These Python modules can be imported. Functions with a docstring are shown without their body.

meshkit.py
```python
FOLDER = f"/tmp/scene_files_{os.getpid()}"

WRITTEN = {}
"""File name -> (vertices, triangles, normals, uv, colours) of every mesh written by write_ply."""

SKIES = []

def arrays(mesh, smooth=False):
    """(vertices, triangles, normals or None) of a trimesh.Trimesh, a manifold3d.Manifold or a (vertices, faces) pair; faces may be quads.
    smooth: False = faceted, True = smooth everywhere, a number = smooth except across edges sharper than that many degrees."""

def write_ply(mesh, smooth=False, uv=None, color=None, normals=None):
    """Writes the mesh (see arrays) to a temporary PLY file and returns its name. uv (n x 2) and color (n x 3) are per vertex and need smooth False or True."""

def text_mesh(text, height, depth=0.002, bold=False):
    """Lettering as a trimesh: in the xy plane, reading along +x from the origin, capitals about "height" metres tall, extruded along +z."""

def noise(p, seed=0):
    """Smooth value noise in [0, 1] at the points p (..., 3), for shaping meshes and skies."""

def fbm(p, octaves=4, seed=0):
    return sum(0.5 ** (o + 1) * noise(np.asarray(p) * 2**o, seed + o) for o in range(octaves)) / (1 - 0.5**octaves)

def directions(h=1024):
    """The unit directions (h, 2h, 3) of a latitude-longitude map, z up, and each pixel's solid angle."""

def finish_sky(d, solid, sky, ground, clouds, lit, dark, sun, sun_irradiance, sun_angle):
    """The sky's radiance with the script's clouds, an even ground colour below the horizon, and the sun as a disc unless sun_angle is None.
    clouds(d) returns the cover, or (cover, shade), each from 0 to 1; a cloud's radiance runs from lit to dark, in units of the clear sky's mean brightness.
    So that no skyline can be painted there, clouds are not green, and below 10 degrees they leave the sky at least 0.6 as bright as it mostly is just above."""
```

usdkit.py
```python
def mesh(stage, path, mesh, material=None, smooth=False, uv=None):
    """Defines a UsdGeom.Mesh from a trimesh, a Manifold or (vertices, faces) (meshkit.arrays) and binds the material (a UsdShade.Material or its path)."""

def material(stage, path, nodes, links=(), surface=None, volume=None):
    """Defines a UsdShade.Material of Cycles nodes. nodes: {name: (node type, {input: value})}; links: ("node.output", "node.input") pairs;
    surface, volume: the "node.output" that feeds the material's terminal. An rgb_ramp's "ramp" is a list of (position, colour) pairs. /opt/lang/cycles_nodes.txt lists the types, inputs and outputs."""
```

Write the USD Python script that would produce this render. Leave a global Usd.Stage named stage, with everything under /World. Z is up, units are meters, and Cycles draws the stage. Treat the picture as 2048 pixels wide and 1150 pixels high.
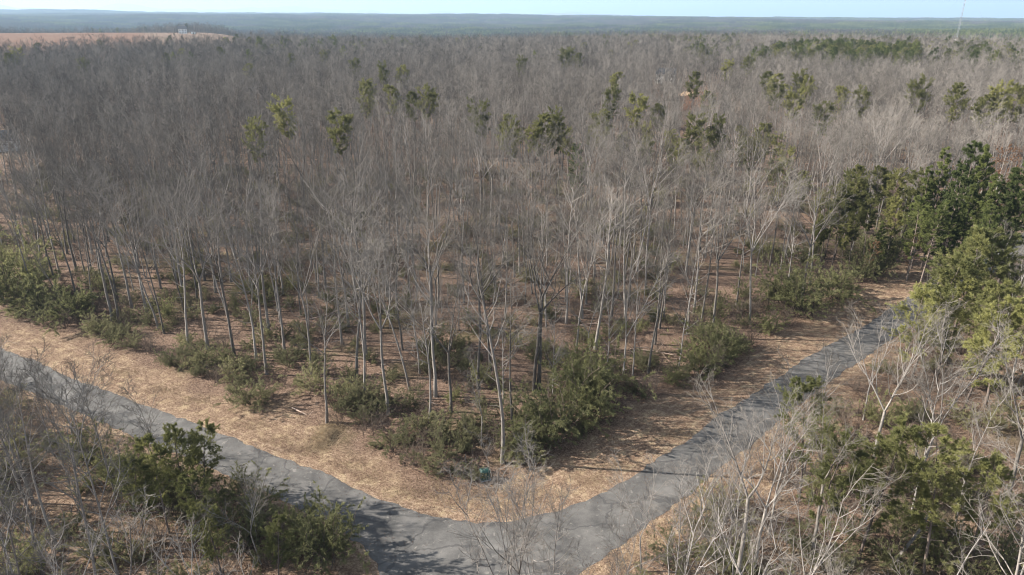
import math, random
import numpy as np, trimesh, shapely, usdkit, meshkit
from shapely.geometry import Polygon, LineString, Point
from pxr import Usd, UsdGeom, UsdLux, UsdShade, Gf, Sdf, Vt

random.seed(7)
rng = np.random.default_rng(7)
stage = Usd.Stage.CreateInMemory()
UsdGeom.SetStageUpAxis(stage, 'Z')
UsdGeom.SetStageMetersPerUnit(stage, 1.0)
UsdGeom.Xform.Define(stage, '/World')

# ------------------------------------------------------------------ camera
F, CX, CY, CAMZ = 1397.0, 1024.0, 575.0, 40.0          # the photograph is 2048 x 1150
PITCH, ROLL = math.radians(21.28), math.radians(0.56)
FW = np.array([0, math.cos(PITCH), -math.sin(PITCH)])
UP0 = np.array([0, math.sin(PITCH), math.cos(PITCH)])
RT = math.cos(ROLL) * np.array([1.0, 0, 0]) + math.sin(ROLL) * UP0
UP = math.cos(ROLL) * UP0 - math.sin(ROLL) * np.array([1.0, 0, 0])
EYE = np.array([0, 0, CAMZ])
cam = UsdGeom.Camera.Define(stage, '/World/camera')
M = Gf.Matrix4d(*[float(v) for v in (*RT, 0, *UP, 0, *(-FW), 0, *EYE, 1)])
cam.AddTransformOp().Set(M)
cam.CreateHorizontalApertureAttr(36.0)
cam.CreateVerticalApertureAttr(36.0 * 575 / 1024)
cam.CreateFocalLengthAttr(36.0 * F / 2048)
cam.CreateClippingRangeAttr(Gf.Vec2f(0.5, 100000))
cam.CreateExposureAttr(1.62)

# ------------------------------------------------------------------ sky and sun
SUN_EL = math.radians(28)
TO_SUN = np.array([-1.0, 0.06])
TO_SUN /= np.linalg.norm(TO_SUN)
SUN_ROT = math.atan2(TO_SUN[0], TO_SUN[1])
SKY = usdkit.material(stage, '/World/Looks/sky', {
    'sky': ('sky_texture', {'sky_type': 'single_scattering', 'sun_disc': False, 'sun_elevation': SUN_EL, 'sun_rotation': SUN_ROT,
                            'altitude': 150.0, 'air_density': 1.0, 'aerosol_density': 2.0, 'ozone_density': 1.0}),
    'tc': ('texture_coordinate', {}), 'mp': ('mapping', {'scale': (1.2, 1.2, 9.0)}), 'n': ('noise_texture', {'scale': 2.2, 'detail': 5.0, 'roughness': 0.6}),
    'f': ('map_range', {'from_min': 0.3, 'from_max': 0.75, 'to_min': 0.08, 'to_max': 0.30, 'clamp': True}), 'm': ('mix', {'color2': (8.8, 8.6, 8.5)}),
    'bg': ('background_shader', {'strength': 0.05})}, [('tc.generated', 'mp.vector'), ('mp.vector', 'n.vector'), ('n.fac', 'f.value'), ('f.result', 'm.fac'), ('sky.color', 'm.color1'), ('m.color', 'bg.color')], surface='bg.background')
dome = UsdLux.DomeLight.Define(stage, '/World/sky')
UsdShade.MaterialBindingAPI.Apply(dome.GetPrim()).Bind(SKY)
dome.GetPrim().SetCustomDataByKey('kind', 'structure')
sun = UsdLux.DistantLight.Define(stage, '/World/sun')
sun.CreateIntensityAttr(1.25)
sun.CreateNormalizeAttr(True)
sun.CreateAngleAttr(0.5)
sun.CreateColorAttr(Gf.Vec3f(1.0, 0.93, 0.84))
ts = np.array([TO_SUN[0] * math.cos(SUN_EL), TO_SUN[1] * math.cos(SUN_EL), math.sin(SUN_EL)])
sx = np.cross([0, 0, 1.0], ts); sx /= np.linalg.norm(sx)
sy = np.cross(ts, sx)
sun.AddTransformOp().Set(Gf.Matrix4d(*[float(v) for v in (*sx, 0, *sy, 0, *ts, 0, 0, 0, 300, 1)]))


def bp(px, py, z=0.0):
    """Where the photograph's pixel lies on the height z."""
    d = FW + RT * (px - CX) / F + UP * (CY - py) / F
    return EYE + d * ((z - CAMZ) / d[2])


def pj(p):
    q = np.atleast_2d(p) - EYE
    w = np.maximum(q @ FW, 1e-3)
    return np.stack([CX + F * (q @ RT) / w, CY - F * (q @ UP) / w, q @ FW], 1)


# ------------------------------------------------------------------ materials
def MAT(name, nodes, links, surface):
    return usdkit.material(stage, '/World/Looks/' + name, nodes, links, surface=surface)


def bark_mat(name, dark, light, vary=0.5, grain=3.0, rough=0.9):
    """Grey bark: streaks along the height, tone varies from tree to tree."""
    return MAT(name, {
        'tc': ('texture_coordinate', {}), 'mp': ('mapping', {'scale': (grain, grain, grain * 0.25)}),
        'n': ('noise_texture', {'scale': 2.2, 'detail': 5.0, 'roughness': 0.65}),
        'oi': ('object_info', {}), 'm1': ('math', {'math_type': 'multiply_add', 'value2': vary, 'value3': -vary / 2}),
        'm2': ('math', {'math_type': 'add', 'use_clamp': True}),
        'r': ('rgb_ramp', {'ramp': [(0.15, dark), (0.85, light)]}),
        'p': ('principled_bsdf', {'roughness': rough, 'specular_ior_level': 0.25})},
        [('tc.object', 'mp.vector'), ('mp.vector', 'n.vector'), ('oi.random', 'm1.value1'), ('n.fac', 'm2.value1'), ('m1.value', 'm2.value2'),
         ('m2.value', 'r.fac'), ('r.color', 'p.base_color')], 'p.BSDF')


def twig_mat(name, dark, light):
    """Bare twigs: each a little lighter or darker than the next, and each tree too."""
    return MAT(name, {
        'oi': ('object_info', {}), 'g': ('geometry', {}), 'm': ('math', {'math_type': 'multiply_add', 'value2': 0.62}), 'k': ('math', {'math_type': 'multiply', 'value2': 0.38}),
        'r': ('rgb_ramp', {'ramp': [(0.0, dark), (1.0, light)]}), 'd': ('diffuse_bsdf', {'roughness': 0.4})},
        [('oi.random', 'k.value1'), ('g.random_per_island', 'm.value1'), ('k.value', 'm.value3'), ('m.value', 'r.fac'), ('r.color', 'd.color')], 'd.BSDF')


def leaf_mat(name, dark, light, trans=0.3, scale=0.55):
    """Needles and leaves: clumps of lighter and darker growth, some light passing through."""
    return MAT(name, {
        'tc': ('texture_coordinate', {}), 'n': ('noise_texture', {'scale': scale * 3, 'detail': 3.0, 'roughness': 0.6}),
        'g': ('geometry', {}), 'oi': ('object_info', {}),
        'm0': ('math', {'math_type': 'multiply_add', 'value2': 0.35, 'value3': -0.17}),
        'm1': ('math', {'math_type': 'multiply_add', 'value2': 0.5, 'value3': -0.25}),
        'm2': ('math', {'math_type': 'add'}), 'm3': ('math', {'math_type': 'add', 'use_clamp': True}),
        'r': ('rgb_ramp', {'ramp': [(0.2, dark), (0.8, light)]}),
        'd': ('principled_bsdf', {'roughness': 0.6, 'specular_ior_level': 0.3}), 't': ('translucent_bsdf', {}),
        'x': ('mix_closure', {'fac': trans})},
        [('tc.object', 'n.vector'), ('g.random_per_island', 'm0.value1'), ('oi.random', 'm1.value1'), ('n.fac', 'm2.value1'), ('m0.value', 'm2.value2'),
         ('m2.value', 'm3.value1'), ('m1.value', 'm3.value2'), ('m3.value', 'r.fac'), ('r.color', 'd.base_color'), ('r.color', 't.color'),
         ('d.BSDF', 'x.closure1'), ('t.BSDF', 'x.closure2')], 'x.closure')


def plain_mat(name, a, b, scale=4.0, rough=0.7, metallic=0.0):
    return MAT(name, {'tc': ('texture_coordinate', {}), 'n': ('noise_texture', {'scale': scale, 'detail': 4.0}),
                      'r': ('rgb_ramp', {'ramp': [(0.3, a), (0.7, b)]}), 'p': ('principled_bsdf', {'roughness': rough, 'metallic': metallic})},
               [('tc.object', 'n.vector'), ('n.fac', 'r.fac'), ('r.color', 'p.base_color')], 'p.BSDF')


BARK = bark_mat('grey_bark', (0.075, 0.066, 0.058), (0.285, 0.262, 0.238), 0.6)
TWIG = twig_mat('bare_twigs', (0.085, 0.076, 0.066), (0.575, 0.53, 0.475))
PALEBARK = bark_mat('pale_bark', (0.11, 0.10, 0.09), (0.36, 0.335, 0.31), 0.4)
FARSHADETWIG = twig_mat('far_twigs_painted_shade', (0.05, 0.045, 0.041), (0.34, 0.305, 0.275))  # self-shadow that the sparse stick crowns lack is put into this darker colour
PALETWIG = twig_mat('pale_twigs', (0.08, 0.072, 0.064), (0.40, 0.365, 0.33))
PINEBARK = bark_mat('pine_bark', (0.075, 0.060, 0.052), (0.22, 0.175, 0.15))
NEEDLE = leaf_mat('pine_needles', (0.145, 0.15, 0.058), (0.42, 0.405, 0.155), 0.45)
YELLOWNEEDLE = leaf_mat('yellow_green_needles', (0.16, 0.168, 0.066), (0.44, 0.43, 0.165), 0.45)
DARKNEEDLE = leaf_mat('dark_needles', (0.10, 0.125, 0.045), (0.31, 0.335, 0.115), 0.45)
SHRUBLEAF = leaf_mat('shrub_leaves', (0.15, 0.15, 0.08), (0.385, 0.365, 0.195), 0.45)
DARKLEAF = leaf_mat('holly_leaves', (0.165, 0.17, 0.08), (0.42, 0.41, 0.19), 0.45)
BROWNLEAF = leaf_mat('dead_brown_leaves', (0.16, 0.085, 0.045), (0.34, 0.20, 0.115), 0.35)
BRUSHTWIG = twig_mat('brush_twigs', (0.07, 0.052, 0.042), (0.45, 0.37, 0.30))

# ------------------------------------------------------------------ the lie of the land
def sst(a, b, x):
    t = np.clip((np.asarray(x, float) - a) / (b - a), 0, 1)
    return t * t * (3 - 2 * t)


def height(x, y):
    """Broad relief: level round the road, a valley behind the far field, then rolling hills up to the skyline and a faint mountain chain."""
    x, y = np.asarray(x, float), np.asarray(y, float)
    r = np.hypot(x, y)
    az = np.degrees(np.arctan2(x, y))
    west = sst(12, -8, az)
    far_left = sst(-15, -23, az)
    z = 13 * sst(330, 1000, r) * far_left
    z = z - (13 + 13 * west + 13 * far_left) * sst(0, 560, r - 680 - 470 * far_left) + 6 * sst(150, 600, r) * sst(-8, 25, az) * sst(1200, 700, r)
    n = meshkit.fbm(np.stack([x / 1300, y / 1300, np.zeros_like(x)], -1), 4, 3) - 0.5
    z = z + n * 60 * sst(900, 2500, r)
    z = z + (27 + 12 * west) * sst(2200, 7500, r)
    n2 = meshkit.fbm(np.stack([az / 5.5, r / 9000, np.zeros_like(x)], -1), 4, 11)
    z = z + 620 * sst(15000, 22000, r) * np.clip(n2 - 0.40, 0, 1) * sst(14, 2, az)
    return z


def rough(x, y):
    """Fine unevenness of the forest floor and the verge."""
    p = np.stack([np.asarray(x, float), np.asarray(y, float), np.zeros_like(np.asarray(x, float))], -1)
    return 0.30 * (meshkit.fbm(p / 7.0, 3, 5) - 0.5) + 0.10 * (meshkit.fbm(p / 1.6, 2, 6) - 0.5)


TOPE = [(-150, 128), (-95, 97)] + [tuple(bp(*p)[:2]) for p in [(0, 697), (80, 724), (122, 750), (174, 768), (278, 806), (428, 861), (557, 913), (680, 960), (739, 990), (830, 1025), (903, 1042), (979, 1046), (1045, 1041), (1097, 1028), (1157, 1007), (1202, 990), (1250, 962), (1292, 932), (1330, 908), (1380, 875), (1449, 823), (1487, 802), (1529, 771), (1567, 749), (1612, 714), (1668, 686), (1724, 655), (1762, 630)]] + [(62, 101), (80, 117), (120, 150)]
BRE = [(-8.8, -30), (-8.8, 20), (-9.0, 34), (-9.4, 39)]
LOWL = [tuple(bp(*p)[:2]) for p in [(757, 1150), (750, 1126), (725, 1091), (680, 1063), (661, 1053), (619, 1028), (543, 990)]] + [(-32.5, 57.2), (-55, 69.3), (-67.5, 75.3), (-97, 92), (-153, 123)]
LOWR = [(123.5, 146), (83.5, 113.5), (65, 97), (52, 85.8)] + [tuple(bp(*p)[:2]) for p in [(1689, 742), (1574, 827), (1550, 851), (1498, 896), (1421, 948), (1380, 987), (1327, 1025), (1271, 1070), (1216, 1112), (1164, 1143)]] + [(2.6, 39.6), (0.4, 37.2), (-1.2, 34), (-2.2, 30), (-2.8, 20), (-2.8, -30)]


def smooth_line(pts, step=0.5, w=2.2):
    l = LineString(pts)
    s = np.arange(0, l.length, step)
    p = np.array([l.interpolate(a).coords[0] for a in s] + [pts[-1]])
    k = int(w / step)
    q = np.pad(p, ((k, k), (0, 0)), mode='edge')
    ker = np.hanning(2 * k + 3)[1:-1]; ker /= ker.sum()
    out = np.stack([np.convolve(q[:, i], ker, 'valid') for i in (0, 1)], 1)
    out[0], out[-1] = p[0], p[-1]
    return out


EDGE_T = smooth_line(TOPE)
EDGE_L = smooth_line((BRE + LOWL), w=1.2)
EDGE_R = smooth_line(LOWR, w=2.0)


def ragged(p, amp, seed):
    n = meshkit.fbm(np.stack([p[:, 0] * 1.1, p[:, 1] * 1.1, np.zeros(len(p))], -1), 3, seed) - 0.5
    t = np.gradient(p, axis=0); t /= np.linalg.norm(t, axis=1, keepdims=True) + 1e-9
    return p + np.stack([-t[:, 1], t[:, 0]], 1) * (n * 2 * amp)[:, None]


EDGE_T, EDGE_L, EDGE_R = ragged(EDGE_T, 0.36, 21), ragged(EDGE_L, 0.42, 22), ragged(EDGE_R, 0.36, 23)
ROAD = Polygon(np.vstack([EDGE_T, EDGE_R, EDGE_L])).buffer(0)
if ROAD.geom_type != 'Polygon':
    ROAD = max(ROAD.geoms, key=lambda g: g.area)

# forest edges, as the feet of the outermost growth in the photograph
WOOD_EDGE = [(-150, 150), (-95, 113)] + [tuple(bp(*p)[:2]) for p in [(0, 640), (110, 655), (210, 685), (330, 730), (420, 768), (500, 812), (560, 815), (640, 835), (700, 865), (790, 905), (870, 960), (930, 965), (1030, 935), (1120, 900), (1190, 850), (1250, 800), (1330, 785), (1420, 752), (1500, 690), (1580, 640), (1650, 600), (1720, 560), (1780, 528)]] + [(76, 123), (120, 160)]
WOOD = Polygon(WOOD_EDGE + [(3000, 3000), (0, 6000), (-3000, 3000)]).buffer(0)
SOUTH_W = Polygon([(-9, -20), (-11.5, 36), (-13.5, 41.5), (-17.5, 45.2), (-24, 49), (-34, 54), (-56, 66.5), (-70, 73), (-100, 90), (-150, 118), (-150, -20)])
SOUTH_E = Polygon([(0.0, 12), (0.5, 30), (4.5, 36.5)] + [tuple(bp(*p)[:2]) for p in [(1300, 1150), (1420, 1040), (1540, 945), (1640, 850), (1745, 745)]] + [(50, 80), (62, 90), (84, 110), (124, 143), (150, 140), (150, -20), (2, -20)])
VERGE = Polygon(WOOD_EDGE + [(120, 150), (120, 100), (40, 40), (20, 20), (-30, 20), (-90, 60), (-150, 100)]).buffer(0)
PXD = lambda px, py, z=0: tuple(bp(px, py, z)[:2])
FIELD = Polygon([PXD(-260, 88, 24), PXD(0, 73, 24), PXD(150, 68, 24), PXD(240, 65, 25), PXD(320, 64, 26), PXD(335, 60.5, 13), PXD(240, 58.5, 13), PXD(120, 58, 13), PXD(0, 59, 13), PXD(-260, 64, 13)])
TILLED = FIELD.intersection(Polygon([PXD(-400, 110, 20), PXD(270, 80, 20), PXD(270, 57, 13), PXD(-400, 57, 13)])).buffer(0)
CLEAR = Polygon([PXD(1360, 195), PXD(1440, 195), PXD(1440, 232), PXD(1360, 226)])


# ------------------------------------------------------------------ naming
COUNT = {}


def numbered(name):
    n = COUNT.get(name, -1) + 1
    COUNT[name] = n
    return name if n == 0 else f'{name}_{n:03d}'


def tag(prim, label=None, cat=None, group=None, kind=None):
    p = prim.GetPrim() if hasattr(prim, 'GetPrim') else prim
    for k, v in (('label', label), ('category', cat), ('group', group), ('kind', kind)):
        if v:
            p.SetCustomDataByKey(k, v)
    return p


def obj(name, mesh, mat, parent='/World', smooth=False):
    path = f'{parent}/{numbered(name) if parent == "/World" else name}'
    k = 1
    while stage.GetPrimAtPath(path):
        path = f'{parent}/{name}_{k:03d}'; k += 1
    return usdkit.mesh(stage, path, mesh, mat, smooth)


def thing(name, label, cat, loc, rot=0.0, group=None, scale=1.0, lean=(0, 0), ref=None, path=None):
    x = UsdGeom.Xform.Define(stage, '/World/' + numbered(name))
    x.AddTranslateOp().Set(Gf.Vec3d(*map(float, loc)))
    if lean[0] or lean[1]:
        x.AddRotateXYZOp().Set(Gf.Vec3f(float(lean[0]), float(lean[1]), float(rot)))
    else:
        x.AddRotateZOp().Set(float(rot))
    if np.ndim(scale) or scale != 1.0:
        s = scale if np.ndim(scale) else (scale,) * 3
        x.AddScaleOp().Set(Gf.Vec3f(*map(float, s)))
    if ref:
        x.GetPrim().GetReferences().AddInternalReference(ref)
        x.GetPrim().SetInstanceable(True)
    tag(x, label, cat, group)
    return str(x.GetPath())


# ------------------------------------------------------------------ growing trees
def unit(v):
    return v / (np.linalg.norm(v, axis=-1, keepdims=True) + 1e-12)


def grow(r, start, d, length, k, up=0.0, wig=0.1):
    """n limbs of k points each."""
    n = len(start)
    P = np.zeros((n, k, 3)); P[:, 0] = start
    d = unit(d); st = (length / (k - 1))[:, None]
    for i in range(1, k):
        d = unit(d + np.array([0, 0, up]) + r.normal(0, wig, (n, 3)))
        P[:, i] = P[:, i - 1] + d * st
    return P


def sprout(r, P, R, m, t0, t1, a0, a1, lf0, lf1, flat=0.0, seg_len=None):
    """m side shoots on each limb: starts, directions, lengths, radii."""
    n, k = P.shape[:2]
    t = (np.arange(m)[None] + r.uniform(0.1, 0.9, (n, m))) / m * (t1 - t0) + t0
    u = t * (k - 1); i = np.minimum(u.astype(int), k - 2); f = (u - i)[..., None]
    rows = np.arange(n)[:, None]
    s = P[rows, i] * (1 - f) + P[rows, i + 1] * f
    T = unit(P[rows, i + 1] - P[rows, i])
    rad = R[rows, i] * (1 - f[..., 0]) + R[rows, i + 1] * f[..., 0]
    q = r.normal(0, 1, (n, m, 3)); q[..., 2] *= 1 - flat
    q = unit(q - T * (q * T).sum(-1, keepdims=True))
    a = r.uniform(a0, a1, (n, m))[..., None]
    d = np.cos(a) * T + np.sin(a) * q
    L = np.linalg.norm(np.diff(P, axis=1), axis=2).sum(1)[:, None] * r.uniform(lf0, lf1, (n, m)) * (1.15 - 0.55 * t)
    return s.reshape(-1, 3), d.reshape(-1, 3), L.ravel(), rad.ravel()


def tubes(P, R, sides, tip=False):
    """Tapered tubes round the limbs; tip: the last ring closes to a point."""
    n, k = P.shape[:2]
    T = unit(np.gradient(P, axis=1))
    ref = unit(np.cross(T[:, 0], np.where(np.abs(T[:, 0, 2:3]) < 0.8, [0, 0, 1.0], [1.0, 0, 0])))[:, None]
    a = unit(ref - T * (ref * T).sum(-1, keepdims=True))
    b = np.cross(T, a)
    ang = np.arange(sides) * 2 * np.pi / sides
    kk = k - 1 if tip else k
    V = P[:, :kk, None] + R[:, :kk, None, None] * (np.cos(ang)[:, None] * a[:, :kk, None] + np.sin(ang)[:, None] * b[:, :kk, None])
    per = kk * sides + (1 if tip else 0)
    V = V.reshape(n, kk * sides, 3)
    if tip:
        V = np.concatenate([V, P[:, -1:]], 1)
    j = np.arange(sides); jn = (j + 1) % sides
    F1 = []
    for i in range(kk - 1):
        F1 += [np.stack([i * sides + j, i * sides + jn, (i + 1) * sides + jn], 1), np.stack([i * sides + j, (i + 1) * sides + jn, (i + 1) * sides + j], 1)]
    if tip:
        F1.append(np.stack([(kk - 1) * sides + j, (kk - 1) * sides + jn, np.full(sides, kk * sides)], 1))
    F1 = np.vstack(F1)
    Fc = (F1[None] + (np.arange(n) * per)[:, None, None]).reshape(-1, 3)
    return V.reshape(-1, 3), Fc


def join(parts):
    V, Fs, n = [], [], 0
    for v, f in parts:
        V.append(v); Fs.append(f + n); n += len(v)
    return np.vstack(V), np.vstack(Fs)


def taper(r0, k, end=0.45):
    return r0[:, None] * np.linspace(1, end, k)[None]


def bare_tree(seed, H=22.0, base=0.42, form='leader', fine=1.0, rb=0.21, detail=3, spread=1.0):
    """A leafless hardwood: (wood: trunk and limbs; twigs). detail 3 near, 2 middle distance, 1 far."""
    r = np.random.default_rng(seed)
    k0 = 9
    if form == 'leader':
        tr = grow(r, np.zeros((1, 3)), np.array([[r.normal(0, .03), r.normal(0, .03), 1.0]]), np.array([H * 0.90]), k0, 0.05, 0.035)
        tR = rb * (np.linspace(1, 0.10, k0) ** 0.85)[None]
        wood = [(tr, tR)]
        m = {3: 16, 2: 13, 1: 10}[detail]
        s, d, L, rad = sprout(r, tr, tR, m, base, 0.99, 0.60, 1.12, 0.18, 0.35)
        L = L * spread
        P1 = grow(r, s, d, L, 5, 0.13, 0.13)
        R1 = taper(np.clip(rad * 0.62, 0.03, 0.10), 5, 0.35)
        wood.append((P1, R1))
        src = (P1, R1)
        tt = (tr[:, -4:], tR[:, -4:])
    else:
        f = r.uniform(0.30, 0.52)
        tr = grow(r, np.zeros((1, 3)), np.array([[r.normal(0, .04), r.normal(0, .04), 1.0]]), np.array([H * f]), 6, 0.04, 0.04)
        tR = rb * 1.15 * np.linspace(1, 0.72, 6)[None]
        m = int(r.integers(2, 5))
        az = r.uniform(0, 6.28) + np.arange(m) * 6.28 / m + r.normal(0, .3, m)
        an = r.uniform(0.24, 0.62, m)
        d = np.stack([np.sin(an) * np.cos(az), np.sin(an) * np.sin(az), np.cos(an)], 1)
        st = np.repeat(tr[:, -1], m, 0)
        PM = grow(r, st, d, H * (1 - f) * r.uniform(0.8, 1.02, m), 7, 0.05, 0.075)
        RM = taper(np.full(m, rb * 0.62), 7, 0.10)
        wood = [(tr, tR), (PM, RM)]
        mm = {3: 8, 2: 6, 1: 4}[detail]
        s, d, L, rad = sprout(r, PM, RM, mm, 0.18, 0.99, 0.45, 0.9, 0.28, 0.52)
        P1 = grow(r, s, d, L * spread, 5, 0.18, 0.11)
        R1 = taper(np.clip(rad * 0.62, 0.026, 0.085), 5, 0.35)
        wood.append((P1, R1))
        src = (P1, R1)
    # a few short dead limbs low on the stem
    if detail == 3:
        s, d, L, rad = sprout(r, tr, tR, 5, 0.18, base if form == 'leader' else 0.95, 1.0, 1.5, 0.05, 0.13)
        Pd = grow(r, s, d, L, 4, 0.03, 0.16); Rd = taper(np.full(len(s), 0.030), 4, 0.3)
        wood.append((Pd, Rd))
    w = [tubes(wood[0][0], wood[0][1], 8 if detail == 3 else 5)] + [tubes(p, q, 5 if detail == 3 else 3) for p, q in wood[1:]]
    # flare at the foot
    v0 = w[0][0]; fl = np.exp(-np.maximum(v0[:, 2], 0) / 0.5) * 0.45
    v0[:, :2] *= (1 + fl)[:, None]; v0[:, 2] -= 0.25 * (v0[:, 2] < 0.05)
    c2, c3, c4 = {3: (5, 4, 3), 2: (5, 3, 2), 1: (4, 3, 0)}[detail]
    minr = {3: 0.008, 2: 0.014, 1: 0.034}[detail] * fine
    s, d, L, rad = sprout(r, *src, c2, 0.15, 1.0, 0.5, 1.1, 0.40, 0.64)
    P2 = grow(r, s, d, np.maximum(L, 0.5), 4, 0.06, 0.18); R2 = taper(np.maximum(rad * 0.55, minr * 2.2), 4, 0.45)
    s, d, L, rad = sprout(r, P2, R2, c3, 0.15, 1.0, 0.45, 0.9, 0.42, 0.68)
    P3 = grow(r, s, d, np.maximum(L, 0.45), 3, 0.10, 0.18); R3 = taper(np.maximum(rad * 0.6, minr * 1.4), 3, 0.5)
    tw = [tubes(P2, R2, 3), tubes(P3, R3, 3, tip=True)]
    if c4:
        s, d, L, rad = sprout(r, P3, R3, c4, 0.15, 1.0, 0.4, 0.85, 0.45, 0.8)
        P4 = grow(r, s, d, np.maximum(L, 0.35), 2, 0.12, 0.1); R4 = np.full((len(s), 2), minr)
        tw.append(tubes(P4, R4, 3, tip=True))
    return join(w), join(tw)


def blades(r, base, d, length, width):
    """Thin pointed leaves or bunches of needles, one triangle pair each."""
    n = len(base)
    q = unit(np.cross(d, r.normal(0, 1, (n, 3))))
    nrm = np.cross(d, q)
    a = base; c = base + d * length[:, None]
    mid = base + d * (length * 0.45)[:, None] + nrm * (length * 0.06)[:, None]
    V = np.stack([a, mid + q * width[:, None] / 2, c, mid - q * width[:, None] / 2], 1).reshape(-1, 3)
    f = np.array([[0, 1, 2], [0, 2, 3]])
    return V, (f[None] + (np.arange(n) * 4)[:, None, None]).reshape(-1, 3)


def tufts(r, P, per, nb, L0, L1, W, fan=0.9, t0=0.25):
    """Bursts of needles along the shoots P."""
    n, k = P.shape[:2]
    t = r.uniform(t0, 1.0, (n, per)); t[:, 0] = 1.0
    u = t * (k - 1); i = np.minimum(u.astype(int), k - 2); f = (u - i)[..., None]
    rows = np.arange(n)[:, None]
    s = (P[rows, i] * (1 - f) + P[rows, i + 1] * f).reshape(-1, 3)
    T = unit(P[rows, i + 1] - P[rows, i]).reshape(-1, 3)
    s = np.repeat(s, nb, 0); T = np.repeat(T, nb, 0)
    d = unit(T * r.uniform(0.2, 1.0, (len(T), 1)) + r.normal(0, fan * 0.6, T.shape) + np.array([0, 0, 0.22]))
    L = r.uniform(L0, L1, len(s))
    return blades(r, s, d, L, W * r.uniform(0.7, 1.3, len(s)))


def pine_tree(seed, H=18.0, base=0.45, width=2.6, nbr=48, per=8, nb=7, blade=(0.22, 0.42), bw=0.075, shape='broad', rb=0.17, droop=0.0, sub=7):
    r = np.random.default_rng(seed)
    k0 = 9
    tr = grow(r, np.zeros((1, 3)), np.array([[r.normal(0, .03), r.normal(0, .03), 1.0]]), np.array([H * 0.97]), k0, 0.05, 0.03)
    tR = rb * (np.linspace(1, 0.08, k0))[None]
    s, d, L, rad = sprout(r, tr, tR, nbr, base, 0.995, 1.0, 1.6, 1.0, 1.0)
    t = (s[:, 2] / H - base) / (1 - base)
    if shape == 'cone':
        prof = np.clip(1.05 - t, 0.10, 1) ** 0.9
    elif shape == 'flat':
        prof = np.clip(0.45 + 0.75 * np.sin(np.clip(t, 0, 1) * 2.6), 0.2, 1)
    else:
        prof = np.clip(np.sin(np.clip(t * 0.86 + 0.14, 0, 1) * math.pi) ** 0.65, 0.25, 1)
    L = width * prof * r.uniform(0.6, 1.15, len(s))
    P1 = grow(r, s, d, L, 5, 0.10 - droop, 0.12)
    R1 = taper(np.minimum(rad * 0.4, 0.05), 5, 0.3)
    s2, d2, L2, rad2 = sprout(r, P1, R1, sub, 0.25, 1.0, 0.4, 0.9, 0.28, 0.5)
    P2 = grow(r, s2, d2, np.maximum(L2, 0.3), 3, 0.12 - droop, 0.14)
    R2 = taper(np.maximum(rad2 * 0.5, 0.008), 3, 0.4)
    dead = sprout(r, tr, tR, 9, 0.2, base, 1.2, 1.6, 0.03, 0.09)
    Pd = grow(r, dead[0], dead[1], dead[2], 3, -0.02, 0.1); Rd = taper(np.full(len(Pd), 0.02), 3, 0.3)
    w = [tubes(tr, tR, 7), tubes(P1, R1, 3), tubes(P2, R2, 3, tip=True), tubes(Pd, Rd, 3)]
    w[0][0][:, 2] -= 0.2 * (w[0][0][:, 2] < 0.05)
    g = [tufts(r, P2, per, nb, blade[0], blade[1], bw), tufts(r, P1, per, nb, blade[0], blade[1], bw, t0=0.5)]
    return join(w), join(g)


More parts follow.
